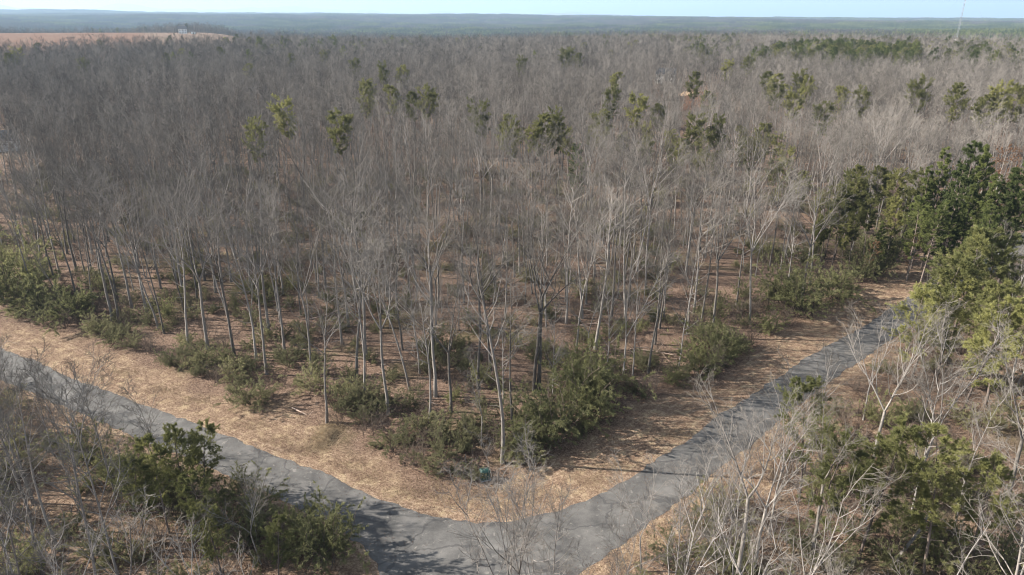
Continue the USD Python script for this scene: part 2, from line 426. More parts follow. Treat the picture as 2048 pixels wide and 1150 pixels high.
def shrub(seed, Hs=2.4, W=1.7, stems=15, per=9, nb=7, blade=(0.09, 0.20), bw=0.028, arch=-0.10, sub=8):
    """A feathery bush: arching stems with sprays of small leaves."""
    r = np.random.default_rng(seed)
    az = r.uniform(0, 6.283, stems); an = r.uniform(0.1, 0.85, stems) * (W / 1.4)
    d = np.stack([np.sin(an) * np.cos(az), np.sin(an) * np.sin(az), np.cos(an)], 1)
    st = np.stack([r.normal(0, .25 * W, stems), r.normal(0, .25 * W, stems), np.full(stems, -0.06)], 1)
    P1 = grow(r, st, d, Hs * r.uniform(0.6, 1.15, stems), 6, arch, 0.10)
    R1 = taper(np.full(stems, 0.022), 6, 0.3)
    s, d, L, rad = sprout(r, P1, R1, sub, 0.15, 1.0, 0.4, 1.0, 0.25, 0.5)
    P2 = grow(r, s, d, L, 4, arch * 0.8, 0.14); R2 = taper(np.full(len(s), 0.010), 4, 0.4)
    w = [tubes(P1, R1, 4), tubes(P2, R2, 3, tip=True)]
    return join(w), (tufts(r, P2, per, nb, blade[0], blade[1], bw, t0=0.1) if nb else None)


def bare_bush(seed, Hs=2.2, W=1.3, stems=14, sub=7, sub2=5):
    r = np.random.default_rng(seed)
    az = r.uniform(0, 6.283, stems); an = r.uniform(0.05, 0.8, stems)
    d = np.stack([np.sin(an) * np.cos(az), np.sin(an) * np.sin(az), np.cos(an)], 1)
    st = np.stack([r.normal(0, .2 * W, stems), r.normal(0, .2 * W, stems), np.full(stems, -0.06)], 1)
    P1 = grow(r, st, d, Hs * r.uniform(0.6, 1.15, stems), 5, -0.02, 0.12)
    R1 = taper(np.full(stems, 0.02), 5, 0.3)
    s, d, L, rad = sprout(r, P1, R1, sub, 0.15, 1.0, 0.4, 1.0, 0.3, 0.6)
    P2 = grow(r, s, d, L, 3, 0.04, 0.15); R2 = taper(np.full(len(s), 0.010), 3, 0.5)
    s, d, L, rad = sprout(r, P2, R2, sub2, 0.1, 1.0, 0.4, 1.0, 0.35, 0.7)
    P3 = grow(r, s, d, L, 2, 0.04, 0.15)
    return join([tubes(P1, R1, 4)]), join([tubes(P2, R2, 3, tip=True), tubes(P3, np.full((len(s), 2), 0.007), 3, tip=True)])


# class prims: one of each kind of growth, with its parts; every tree in the scene refers to one of them
stage.CreateClassPrim('/World/kinds')
KIND = {}


def kind(name, a, b, ma, mb, pa='trunk', pb='crown'):
    path = f'/World/kinds/{name}'
    UsdGeom.Xform.Define(stage, path)
    usdkit.mesh(stage, f'{path}/{pa}', a, ma, smooth=True)
    if b is not None:
        usdkit.mesh(stage, f'{path}/{pb}', b, mb)
    KIND[name] = path
    return path


BARE, BARE_MID, BARE_FAR, PINE, DARKPINE, SHRUB, HOLLY, BRUSH, SAPLING, NEARPINE = [], [], [], [], [], [], [], [], [], []
for i in range(12):
    form = 'fork' if i % 3 == 1 else 'leader'
    BARE.append(kind(f'bare_tree_{i}', *bare_tree(100 + i, 21 + (i % 5) * 0.9, 0.40 + 0.045 * (i % 4), form, rb=0.135 + 0.018 * (i % 4), spread=0.95 + 0.14 * (i % 3)), BARK, TWIG))
for i in range(8):
    BARE_MID.append(kind(f'middle_tree_{i}', *bare_tree(200 + i, 20.5 + (i % 5) * 0.9, 0.44, 'fork' if i % 4 == 1 else 'leader', detail=2, rb=0.16), BARK, TWIG))
for i in range(6):
    BARE_FAR.append(kind(f'distant_tree_{i}', *bare_tree(300 + i, 20 + (i % 4) * 1.2, 0.40, 'leader', detail=1, rb=0.2, spread=1.25), BARK, TWIG))
for i in range(4):
    SAPLING.append(kind(f'sapling_{i}', *bare_tree(400 + i, 13.0 + i, 0.34, 'leader' if i % 2 else 'fork', rb=0.08, spread=0.85, fine=0.9), PALEBARK, PALETWIG))
for i in range(5):
    PINE.append(kind(f'pine_{i}', *pine_tree(500 + i, 18 + i * 0.7, 0.57 - 0.04 * (i % 2), 2.9, nbr=54, per=8, nb=9, sub=8, blade=(0.18, 0.36), bw=0.052, shape=('flat', 'broad')[i % 2]), PINEBARK, NEEDLE))
for i in range(3):
    NEARPINE.append(kind(f'near_pine_{i}', *pine_tree(540 + i, 11.0 + i * 0.5, 0.28, 2.45, nbr=46, per=7, nb=8, sub=8, blade=(0.14, 0.30), bw=0.036, shape=('cone', 'broad')[i % 2], rb=0.12), PINEBARK, YELLOWNEEDLE))
for i in range(4):
    DARKPINE.append(kind(f'dark_pine_{i}', *pine_tree(600 + i, 20 + i * 0.6, 0.28, 3.0, nbr=64, nb=8, bw=0.058, blade=(0.2, 0.38), shape='cone' if i % 2 else 'broad', rb=0.2), PINEBARK, DARKNEEDLE))
BROWN = [kind('brown_leaved_tree', *pine_tree(650, 18, 0.3, 3.6, nbr=34, per=5, nb=4, blade=(0.12, 0.2), bw=0.10, rb=0.2), BARK, BROWNLEAF)]
for i in range(6):
    SHRUB.append(kind(f'shrub_{i}', *shrub(700 + i, 2.0 + 0.35 * (i % 4), 1.3 + 0.2 * (i % 3)), BRUSHTWIG, SHRUBLEAF, 'stem', 'foliage'))
for i in range(4):
    HOLLY.append(kind(f'evergreen_{i}', *shrub(800 + i, 2.8 + 0.4 * (i % 3), 1.25, stems=17, per=11, nb=7, arch=-0.13), BRUSHTWIG, DARKLEAF, 'stem', 'foliage'))
for i in range(4):
    BRUSH.append(kind(f'brush_{i}', *bare_bush(900 + i), BRUSHTWIG, BRUSHTWIG, 'stem', 'twig'))


def scatter(name, protos, pos, rot, scale, idx, label, cat, lean=None, knd='stuff'):
    """One PointInstancer for growth that nobody could count."""
    path = '/World/' + numbered(name)
    pi = UsdGeom.PointInstancer.Define(stage, path)
    targets = []
    for j, k in enumerate(protos):
        x = UsdGeom.Xform.Define(stage, f'{path}/kind_{j}')
        x.GetPrim().GetReferences().AddInternalReference(k)
        targets.append(x.GetPath())
    pi.CreatePrototypesRel().SetTargets(targets)
    pi.CreatePositionsAttr(Vt.Vec3fArray.FromNumpy(np.asarray(pos, np.float32)))
    pi.CreateProtoIndicesAttr(Vt.IntArray.FromNumpy(np.asarray(idx, np.int32)))
    pi.CreateScalesAttr(Vt.Vec3fArray.FromNumpy(np.repeat(np.asarray(scale, np.float32)[:, None], 3, 1)))
    h = np.radians(np.asarray(rot)) / 2
    lx = np.zeros(len(h)) if lean is None else lean
    q = np.stack([np.cos(h), lx * np.cos(h), lx * np.sin(h), np.sin(h)], 1)
    q /= np.linalg.norm(q, axis=1, keepdims=True)
    pi.CreateOrientationsAttr(Vt.QuathArray([Gf.Quath(float(a), float(b), float(c), float(d)) for a, b, c, d in q]))
    tag(pi, label, cat, kind=knd)
    return pi


def inside(poly, x, y):
    return shapely.contains_xy(poly, x, y)


def jitter_grid(x0, x1, y0, y1, s, seed, j=0.42):
    r = np.random.default_rng(seed)
    gx, gy = np.meshgrid(np.arange(x0, x1, s), np.arange(y0, y1, s))
    return (gx + r.uniform(-j, j, gx.shape) * s).ravel(), (gy + r.uniform(-j, j, gy.shape) * s).ravel()


def in_view(x, y, margin=1.12, zt=12.0):
    p = pj(np.stack([x, y, np.full_like(x, zt)], 1))
    return (p[:, 2] > 0) & (np.abs(p[:, 0] - CX) < 1024 * margin + 60)


# ------------------------------------------------------------------ ground
a_in = np.radians(np.linspace(-52, 52, 430)); a_out = np.radians(np.linspace(52, 308, 60))[1:-1]
ANG = np.concatenate([a_in, a_out])
RAD = np.concatenate([np.linspace(0.5, 18, 12), np.arange(19, 150, 0.75), 150 * 1.035 ** np.arange(0, 155)])
RAD = RAD[RAD < 30000]
gx = RAD[:, None] * np.sin(ANG)[None]; gy = RAD[:, None] * np.cos(ANG)[None]
pts = shapely.points(gx.ravel(), gy.ravel())
near = np.hypot(gx, gy).ravel() < 220
droad = np.full(gx.size, 50.0); droad[near] = shapely.distance(ROAD, pts[near])
gz = height(gx, gy).ravel() + rough(gx, gy).ravel() * sst(0.2, 5.0, droad) * np.where(near, 1, sst(400, 220, np.hypot(gx, gy).ravel())) + 0.02 + 0.03 * sst(0.2, 1.2, droad)
din = np.zeros(gx.size); din[near] = np.where(droad[near] < 1e-6, shapely.distance(ROAD.exterior, pts[near]), 0)
gz -= 0.08 * sst(0.15, 0.9, din)
nA, nR = len(ANG), len(RAD)
i, j = np.meshgrid(np.arange(nR - 1), np.arange(nA), indexing='ij'); jn = (j + 1) % nA
quads = np.stack([i * nA + j, (i + 1) * nA + j, (i + 1) * nA + jn, i * nA + jn], -1).reshape(-1, 4)
GV = np.stack([gx.ravel(), gy.ravel(), gz], 1)
dwood = np.full(gx.size, 0.0); dwood[near] = shapely.distance(WOOD, pts[near])
nz = meshkit.fbm(np.stack([gx.ravel() / 4, gy.ravel() / 4, np.zeros(gx.size)], 1), 3, 9) - 0.5
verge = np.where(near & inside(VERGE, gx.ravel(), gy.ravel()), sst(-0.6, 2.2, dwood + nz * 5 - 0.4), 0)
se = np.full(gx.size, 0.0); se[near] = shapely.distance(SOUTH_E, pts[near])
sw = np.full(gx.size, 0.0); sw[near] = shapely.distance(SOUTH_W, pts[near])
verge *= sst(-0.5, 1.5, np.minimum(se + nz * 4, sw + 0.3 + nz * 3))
rr = np.hypot(gx, gy).ravel()
fd = shapely.distance(TILLED, pts)
field = sst(25, -5, fd + nz * 50) * (rr > 300)
farf = meshkit.fbm(np.stack([gx.ravel() / 420, gy.ravel() / 420, np.zeros(gx.size)], 1), 3, 99); 
cl = shapely.distance(CLEAR, pts); field = np.maximum(field, sst(3, 0, cl) * (rr > 100))
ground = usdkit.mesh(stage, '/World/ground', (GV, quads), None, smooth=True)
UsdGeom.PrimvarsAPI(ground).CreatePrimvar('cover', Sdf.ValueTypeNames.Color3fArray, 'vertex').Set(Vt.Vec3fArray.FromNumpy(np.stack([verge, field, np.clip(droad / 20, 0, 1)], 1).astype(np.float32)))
tag(ground, kind='structure')
GROUND = MAT('ground', {
    'g': ('geometry', {}), 'at': ('attribute', {'attribute': 'cover'}), 'sp': ('separate_color', {}),
    'ws': ('noise_texture', {'dimensions': '1D', 'scale': 34.0, 'detail': 2.0}), 'wr': ('map_range', {'from_min': 0.3, 'from_max': 0.7, 'to_min': -0.13, 'to_max': 0.13}), 'ladd': ('math', {'math_type': 'add'}),
    'v1': ('voronoi_texture', {'scale': 8.5, 'randomness': 1.0}), 'v2': ('voronoi_texture', {'scale': 2.3}), 'sv': ('separate_color', {}),
    'nb': ('noise_texture', {'scale': 0.11, 'detail': 4.0, 'roughness': 0.6}), 'nm': ('noise_texture', {'scale': 0.8, 'detail': 5.0, 'roughness': 0.7}),
    'nf': ('noise_texture', {'scale': 9.0, 'detail': 4.0, 'roughness': 0.7}),
    'k1': ('math', {'math_type': 'multiply_add', 'value2': 0.55, 'value3': 0.0}), 'k2': ('math', {'math_type': 'multiply_add', 'value2': 0.5}),
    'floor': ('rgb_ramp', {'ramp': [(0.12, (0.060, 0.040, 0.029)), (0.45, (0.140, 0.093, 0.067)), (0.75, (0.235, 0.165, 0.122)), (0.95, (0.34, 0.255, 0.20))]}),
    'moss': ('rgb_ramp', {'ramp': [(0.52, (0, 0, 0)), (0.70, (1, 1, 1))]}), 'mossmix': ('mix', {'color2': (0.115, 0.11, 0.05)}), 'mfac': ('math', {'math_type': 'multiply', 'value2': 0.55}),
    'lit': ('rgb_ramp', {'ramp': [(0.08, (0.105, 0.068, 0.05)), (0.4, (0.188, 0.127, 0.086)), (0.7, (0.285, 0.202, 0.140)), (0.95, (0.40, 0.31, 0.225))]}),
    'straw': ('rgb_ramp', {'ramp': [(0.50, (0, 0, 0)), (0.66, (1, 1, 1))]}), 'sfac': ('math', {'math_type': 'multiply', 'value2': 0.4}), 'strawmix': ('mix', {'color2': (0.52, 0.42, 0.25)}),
    'fieldc': ('rgb_ramp', {'ramp': [(0.3, (0.105, 0.055, 0.033)), (0.7, (0.18, 0.098, 0.06))]}),
    'm1': ('mix', {}), 'm2': ('mix', {}),
    'hsum': ('math', {'math_type': 'multiply_add', 'value2': 0.6}), 'b': ('bump', {'strength': 0.7, 'distance': 0.12}),
    'p': ('principled_bsdf', {'roughness': 0.95, 'specular_ior_level': 0.12})},
    [('g.position', 'v1.vector'), ('g.position', 'v2.vector'), ('g.position', 'nb.vector'), ('g.position', 'nm.vector'), ('g.position', 'nf.vector'),
     ('at.color', 'sp.color'), ('v1.color', 'sv.color'), ('sv.r', 'k1.value1'), ('nm.fac', 'k2.value1'), ('k1.value', 'k2.value3'),
     ('k2.value', 'floor.fac'), ('nb.fac', 'moss.fac'), ('moss.color', 'mfac.value1'), ('mfac.value', 'mossmix.fac'), ('floor.color', 'mossmix.color1'),
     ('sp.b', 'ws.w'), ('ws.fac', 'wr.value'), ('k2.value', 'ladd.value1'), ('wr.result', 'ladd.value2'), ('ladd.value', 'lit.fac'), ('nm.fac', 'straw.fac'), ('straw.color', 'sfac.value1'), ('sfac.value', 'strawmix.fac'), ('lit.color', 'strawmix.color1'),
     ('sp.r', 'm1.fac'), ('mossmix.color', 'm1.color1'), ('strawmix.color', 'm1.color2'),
     ('nm.fac', 'fieldc.fac'), ('sp.g', 'm2.fac'), ('m1.color', 'm2.color1'), ('fieldc.color', 'm2.color2'), ('m2.color', 'p.base_color'),
     ('v1.distance', 'hsum.value1'), ('nf.fac', 'hsum.value3'), ('hsum.value', 'b.height'), ('b.normal', 'p.normal')], 'p.BSDF')
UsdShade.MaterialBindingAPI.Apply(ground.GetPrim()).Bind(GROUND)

# the road: worn grey asphalt
rv, rf = trimesh.creation.triangulate_polygon(ROAD.simplify(0.02), engine='earcut')
road = usdkit.mesh(stage, '/World/road', (np.column_stack([rv, np.full(len(rv), 0.035)]), rf), None)
tag(road, kind='structure')
ROADM = MAT('asphalt', {
    'g': ('geometry', {}), 'n1': ('noise_texture', {'scale': 0.35, 'detail': 5.0, 'roughness': 0.65}), 'n2': ('noise_texture', {'scale': 14.0, 'detail': 3.0, 'roughness': 0.8}),
    'n3': ('noise_texture', {'scale': 1.5, 'detail': 6.0, 'roughness': 0.7, 'distortion': 0.6}),
    's': ('math', {'math_type': 'multiply_add', 'value2': 0.25}), 'r': ('rgb_ramp', {'ramp': [(0.30, (0.044, 0.043, 0.042)), (0.50, (0.078, 0.076, 0.073)), (0.85, (0.17, 0.163, 0.153))]}),
    'w': ('rgb_ramp', {'ramp': [(0.58, (0, 0, 0)), (0.70, (1, 1, 1))]}), 'wf': ('math', {'math_type': 'multiply', 'value2': 0.6}), 'wm': ('mix', {'color2': (0.30, 0.28, 0.25)}),
    'wd': ('noise_texture', {'scale': 0.7, 'detail': 3.0}), 'wa': ('vector_math', {'math_type': 'multiply_add', 'vector2': (1.6, 1.6, 0.0)}), 'v': ('voronoi_texture', {'scale': 0.19, 'feature': 'distance_to_edge'}), 'cv': ('rgb_ramp', {'ramp': [(0.0, (1, 1, 1)), (0.014, (1, 1, 1)), (0.022, (0, 0, 0))]}),
    'cf': ('math', {'math_type': 'multiply', 'value2': 0.5}), 'cm': ('mix', {'color2': (0.04, 0.04, 0.042)}),
    'b': ('bump', {'strength': 0.3, 'distance': 0.02}), 'p': ('principled_bsdf', {'roughness': 0.85, 'specular_ior_level': 0.3})},
    [('g.position', 'n1.vector'), ('g.position', 'n2.vector'), ('g.position', 'n3.vector'), ('g.position', 'wd.vector'), ('wd.color', 'wa.vector1'), ('g.position', 'wa.vector3'), ('wa.vector', 'v.vector'), ('n2.fac', 's.value1'), ('n1.fac', 's.value3'),
     ('s.value', 'r.fac'), ('n3.fac', 'w.fac'), ('w.color', 'wf.value1'), ('wf.value', 'wm.fac'), ('r.color', 'wm.color1'), ('v.distance', 'cv.fac'), ('cv.color', 'cf.value1'),
     ('cf.value', 'cm.fac'), ('wm.color', 'cm.color1'), ('cm.color', 'p.base_color'), ('n2.fac', 'b.height'), ('b.normal', 'p.normal')], 'p.BSDF')
UsdShade.MaterialBindingAPI.Apply(road.GetPrim()).Bind(ROADM)


def gz_at(x, y):
    x, y = np.atleast_1d(np.asarray(x, float)), np.atleast_1d(np.asarray(y, float))
    r = np.hypot(x, y)
    d = np.full(x.size, 50.0); m = r < 220
    if m.any():
        d[m] = shapely.distance(ROAD, shapely.points(x[m], y[m]))
    return height(x, y) + rough(x, y) * sst(0.2, 5.0, d) * sst(400, 220, r) + 0.02 + 0.03 * sst(0.2, 1.2, d)


# fallen leaves over verge, road edge and forest floor
r_ = np.random.default_rng(77)
n_ = 420000
lx, ly = r_.uniform(-75, 75, n_), r_.uniform(38, 118, n_)
d_ = shapely.distance(ROAD, shapely.points(lx, ly))
dh_ = shapely.distance(ROAD.exterior, shapely.points(lx, ly)); keep = (d_ > 0.0) | (r_.random(n_) < 0.008 + 0.22 * sst(0.56, 0.70, meshkit.fbm(np.stack([lx / 2.5, ly / 2.5, np.zeros_like(lx)], 1), 3, 78)) + 0.85 * np.exp(-dh_ / 0.35) + 0.06 * np.exp(-dh_ / 1.0))
dw_ = shapely.distance(WOOD, shapely.points(lx, ly))
keep &= (dw_ < 22) & in_view(lx, ly, 1.02, 0.0) & (r_.random(n_) < np.where(dw_ > 0, 1.0, 0.3))
lx, ly, d_ = lx[keep], ly[keep], d_[keep]
n_ = len(lx)
yaw = r_.uniform(0, 6.283, n_); dirs = np.stack([np.cos(yaw), np.sin(yaw), r_.normal(0, .35, n_)], 1)
LV, LF = blades(r_, np.stack([lx, ly, gz_at(lx, ly) + np.where(d_ > 0, 0.03, 0.05)], 1), unit(dirs), r_.uniform(0.05, 0.10, n_), r_.uniform(0.045, 0.075, n_))
LEAFLITTER = MAT('leaf_litter', {'g': ('geometry', {}), 'r': ('rgb_ramp', {'ramp': [(0.0, (0.125, 0.075, 0.052)), (0.45, (0.195, 0.130, 0.088)), (0.8, (0.305, 0.215, 0.150)), (1.0, (0.48, 0.385, 0.285))]}), 'd': ('diffuse_bsdf', {})},
                 [('g.random_per_island', 'r.fac'), ('r.color', 'd.color')], 'd.BSDF')
tag(usdkit.mesh(stage, '/World/fallen_leaves', (LV, LF), LEAFLITTER), 'dry brown leaves strewn over the verge and the forest floor', 'leaves', kind='stuff')
# ------------------------------------------------------------------ the trees
KH = {}
for i in range(12): KH[BARE[i]] = 21 + (i % 5) * 0.9
for i in range(8): KH[BARE_MID[i]] = 20.5 + (i % 5) * 0.9
for i in range(4): KH[SAPLING[i]] = 13.0 + i
for i in range(5): KH[PINE[i]] = 18 + i * 0.7
for i in range(3): KH[NEARPINE[i]] = 11.0 + i * 0.5
for i in range(4): KH[DARKPINE[i]] = 20 + i * 0.6

LEAD = [k for i, k in enumerate(BARE) if i % 3 != 1]; FORK = [k for i, k in enumerate(BARE) if i % 3 == 1]
# feet of the trees along the forest edge, read off the photograph: x, y, height, form
EDGE_TREES = [
    (1005, 925, 24, 'lead'), (654, 847, 16, 'lead'), (534, 749, 21, 'lead'), (513, 721, 20, 'lead'), (416, 700, 21, 'fork'), (376, 690, 22, 'lead'), (329, 669, 19, 'lead'), (318, 658, 22, 'lead'),
    (238, 648, 21, 'lead'), (226, 644, 20, 'fork'), (264, 617, 21, 'fork'), (66, 570, 22, 'lead'), (122, 561, 23, 'lead'), (83, 533, 22, 'lead'), (14, 568, 21, 'lead'), (456, 636, 19, 'lead'), (431, 585, 21, 'lead'),
    (409, 561, 21, 'lead'), (569, 700, 20, 'lead'), (623, 749, 20, 'fork'), (684, 690, 22, 'lead'), (713, 754, 23, 'lead'), (776, 830, 20, 'fork'), (805, 700, 22, 'lead'), (857, 862, 17, 'lead'), (871, 795, 22, 'lead'),
    (957, 777, 22, 'fork'), (981, 742, 21, 'lead'), (1069, 783, 22, 'fork'), (1077, 780, 23, 'fork'), (1132, 648, 22, 'lead'), (1152, 703, 22, 'lead'), (1190, 700, 23, 'lead'), (1164, 637, 21, 'lead'), (1221, 641, 22, 'lead'),
    (1251, 648, 23, 'lead'), (1185, 740, 14, 'thin'), (1211, 772, 15, 'thin'), (1244, 762, 16, 'thin'), (1265, 752, 16, 'thin'), (1296, 747, 20, 'lead'), (1357, 737, 16, 'thin'), (1426, 676, 21, 'fork'), (1498, 651, 22, 'fork'),
    (1402, 648, 21, 'lead'), (1388, 624, 21, 'lead'), (1473, 610, 20, 'lead'), (1571, 606, 18, 'thin'), (1602, 606, 20, 'fork'), (1620, 570, 19, 'lead'), (1800, 481, 18, 'lead'), (1700, 520, 17, 'thin'), (1310, 690, 22, 'lead')]
bare = []                                                # x, y, scale, kind, rotation, hand-placed
for n, (px, py, h, f) in enumerate(EDGE_TREES):
    p = bp(px, py)
    k = {'lead': LEAD, 'fork': FORK, 'thin': SAPLING}[f]
    k = k[(n * 5 + 2) % len(k)]
    bare.append((p[0], p[1], h / KH[k], k, (n * 137.5) % 360, 1))
# below the road: small trees whose crowns reach over it
LIM_W = np.array([(-900, 640), (0, 655), (130, 690), (300, 715), (430, 850), (560, 890), (650, 1010), (720, 1110), (760, 1150)])
LIM_E = np.array([(1100, 1150), (1200, 1060), (1260, 960), (1400, 900), (1480, 800), (1560, 750), (1650, 700), (1750, 600), (1830, 490), (1900, 450), (2048, 435), (2600, 420)])


def tallest(x, y, lim, top=19.0):
    for h in np.arange(top, 3.0, -0.5):
        q = pj([[x, y, h]])[0]
        if q[2] > 1 and q[1] >= np.interp(q[0], lim[:, 0], lim[:, 1]):
            return h
    return 0.0


HAND_SOUTH = [(0.2, 34.0, 15.0, FORK[1]), (1.6, 35.4, 14.0, SAPLING[0]), (-0.9, 32.6, 16.5, SAPLING[2]), (3.0, 36.6, 12.5, SAPLING[1]), (10.2, 42.4, 9.5, SAPLING[0]), (8.2, 39.2, 10, SAPLING[2]),
              (18.6, 42.0, 14.5, FORK[2]), (21.4, 46.6, 12.5, FORK[0]), (16.2, 43.4, 9.0, SAPLING[3]), (24.0, 44.0, 14.0, FORK[3])]
for n, (x, y, h, k) in enumerate(HAND_SOUTH):
    bare.append((x, y, h / KH[k], k, n * 77.0, 1))
r_ = np.random.default_rng(41)
for poly, lim, s in ((SOUTH_W, LIM_W, 3.7), (SOUTH_E, LIM_E, 4.4)):
    x, y = jitter_grid(-90, 110, 12, 125, s, 42)
    ok = inside(poly, x, y) & in_view(x, y, 1.15, 8.0)
    for a, b in zip(x[ok], y[ok]):
        if min((a - q[0]) ** 2 + (b - q[1]) ** 2 for q in bare) < 4.0:
            continue
        hm = tallest(a, b, lim)
        if hm < 5.0:
            continue
        h = hm * r_.uniform(0.72, 1.0)
        k = SAPLING[r_.integers(4)] if h < 15 or r_.random() < .4 else BARE[r_.integers(12)]
        if pj([[a, b, h]])[0][1] > 1180:
            continue
        bare.append((a, b, h / KH[k], k, r_.uniform(0, 360), 0))
# the wood itself
x, y = jitter_grid(-330, 330, 55, 440, 4.5, 43)
d = np.hypot(x, y)
ok = inside(WOOD, x, y) & in_view(x, y, 1.10) & (d < 430)
ok &= ~inside(CLEAR.buffer(4), x, y)
hp = np.array([(q[0], q[1]) for q in bare])
x, y = x[ok], y[ok]
far_enough = np.array([((hp - [a, b]) ** 2).sum(1).min() for a, b in zip(x, y)]) > 9.0
dens = meshkit.fbm(np.stack([x / 26, y / 26, np.zeros_like(x)], 1), 3, 31)
ok = far_enough & (dens > 0.27)
ok &= (shapely.distance(shapely.LineString(WOOD_EDGE), shapely.points(x, y)) > 4.5)
for a, b in zip(x[ok], y[ok]):
    dd = math.hypot(a, b)
    if dd < 175:
        u = r_.random()
        k = SAPLING[r_.integers(4)] if u < 0.24 else BARE[r_.integers(12)]
    else:
        k = BARE_MID[r_.integers(8)]
    bare.append((a, b, r_.uniform(0.70, 0.98) if r_.random() < 0.85 else r_.uniform(0.5, 0.7), k, r_.uniform(0, 360), 0))
# ---- pines, each read off the photograph by its top: x, y, height, dark?
PINES = [(500, 125, 19, 0), (500, 245, 19, 0), (665, 225, 20, 0), (577, 205, 20, 0), (730, 172, 20, 0), (805, 128, 21, 0), (770, 128, 21, 0), (740, 160, 20, 0), (850, 178, 20, 0), (820, 182, 19, 0), (775, 168, 20, 0), (1040, 115, 21, 0), (1140, 97, 22, 0), (1128, 100, 22, 0), (1160, 105, 21, 0),
         (1240, 142, 21, 0), (1225, 178, 20, 0), (1270, 190, 20, 0), (970, 208, 19, 0), (1020, 227, 20, 0), (1085, 226, 20, 0), (1120, 226, 20, 0), (1215, 224, 19, 0), (1160, 285, 16, 1), (1390, 142, 21, 0), (1415, 180, 19, 0), (1395, 88, 21, 1), (1455, 120, 20, 0), (1500, 115, 20, 0),
         (1540, 142, 21, 0), (1560, 145, 21, 0), (1605, 145, 21, 0), (1555, 165, 20, 0), (1600, 180, 20, 0), (1615, 150, 21, 0), (1680, 170, 20, 0), (1730, 178, 20, 0), (1660, 206, 19, 0), (1380, 235, 17, 0), (1530, 245, 18, 0), (1365, 275, 14, 0), (1430, 235, 17, 0), (1290, 275, 14, 0),
         (1850, 162, 22, 0), (1925, 165, 23, 0), (1985, 185, 21, 0), (2015, 172, 23, 0), (2045, 168, 23, 0), (40, 98, 20, 0), (15, 105, 20, 0), (580, 105, 20, 0), (650, 103, 20, 0), (715, 118, 20, 0), (160, 120, 18, 0), (330, 105, 19, 0), (1320, 205, 17, 0), (1485, 280, 14, 0), (1400, 300, 13, 0),
         (1900, 292, 21, 1), (1950, 282, 22, 1), (1985, 286, 22, 1), (2030, 318, 21, 1), (1870, 330, 18, 1), (1930, 330, 19, 1), (2000, 345, 19, 1), (2060, 335, 20, 1), (1960, 365, 17, 1), (2030, 385, 16, 1), (1700, 352, 15, 2), (1728, 366, 14, 2), (1690, 395, 13, 2), (1790, 345, 15, 2), (1830, 345, 16, 2), (1750, 400, 12, 2), (1800, 395, 13, 2), (1660, 420, 11, 2), (1720, 425, 11, 2), (1850, 395, 14, 1),
         (1645, 750, 12, 0), (1672, 842, 12, 0), (1782, 850, 12.5, 0), (1925, 872, 12.5, 0), (2010, 900, 11, 0), (1885, 500, 16, 0), (1960, 462, 17, 0), (2035, 460, 17, 0), (1850, 560, 13, 0), (1990, 590, 14, 0), (1930, 545, 14, 0), (2045, 560, 15, 0),
         (1250, 262, 12, 2), (1300, 250, 13, 2), (1345, 262, 12, 2), (1410, 262, 13, 2), (1450, 270, 12, 2), (1480, 250, 13, 2), (1520, 275, 12, 2), (1560, 265, 12, 2), (1345, 300, 11, 2), (1395, 290, 11, 2), (1440, 300, 11, 2), (1500, 305, 10, 2), (1545, 320, 11, 2), (1585, 300, 12, 2), (1610, 340, 11, 2), (1570, 350, 10, 2),
         (1650, 445, 9, 2), (1700, 450, 9, 2), (1675, 375, 13, 2), (1715, 330, 15, 2), (1760, 330, 15, 2), (1640, 380, 10, 2), (1770, 440, 10, 1), (1880, 400, 14, 1), (1920, 390, 15, 1), (1990, 410, 15, 1), (1060, 255, 13, 2), (1000, 250, 13, 2), (1140, 260, 13, 2), (1185, 250, 12, 2),
         (340, 838, 9, 0), (380, 850, 8.5, 0), (300, 880, 9, 1), (400, 930, 8, 1), (250, 905, 8, 1), (540, 1040, 6, 1), (420, 1010, 7, 1)]
PINE_LABEL = {}
pines = []
for n, (px, py, h, dk) in enumerate(PINES):
    h = h + 1.2 * (dk == 2 and px < 1620)
    p = bp(px, py, h)
    for _ in range(3):
        p = bp(px, py, h + float(height(p[0], p[1])))
    k = NEARPINE if (py > 420 and px > 1600 and dk == 0) or py > 800 else (PINE, DARKPINE, PINE)[dk]
    k = k[(n * 3 + 1) % len(k)]
    pines.append((p[0], p[1], h / KH[k], k, (n * 97.0) % 360, n))
pp = np.array([(q[0], q[1]) for q in pines])
ph = np.array([q[2] * KH[q[3]] for q in pines])
pc = pj(np.column_stack([pp, ph * 0.8])); pr = 3.2 * F / pc[:, 2]


def hides_pine(q):
    """A bare tree close in front of a pine that the photograph shows clear."""
    d2 = (pp[:, 0] - q[0]) ** 2 + (pp[:, 1] - q[1]) ** 2
    if d2.min() < 7:
        return True
    c = pj([[q[0], q[1], q[2] * KH[q[3]] * 0.8]])[0]
    return bool(((c[2] < pc[:, 2]) & (d2 < 18 ** 2) & (np.abs(c[0] - pc[:, 0]) < pr * 0.95)).any())


bare = [q for q in bare if not hides_pine(q) or q[5]]
# gaps through which the photograph shows the clearing and two white houses
r_ = np.random.default_rng(47)


def in_gap(q):
    p = pj([[q[0], q[1], 10.0]])[0]
    d = math.hypot(q[0], q[1])
    return (1362 < p[0] < 1432 and 205 < d < 330 and r_.random() < .8) or (1305 < p[0] < 1350 and 330 < d < 445 and r_.random() < .8) or (p[0] < 40 and 165 < d < 275 and r_.random() < .6)


bare = [q for q in bare if q[5] or not in_gap(q)]

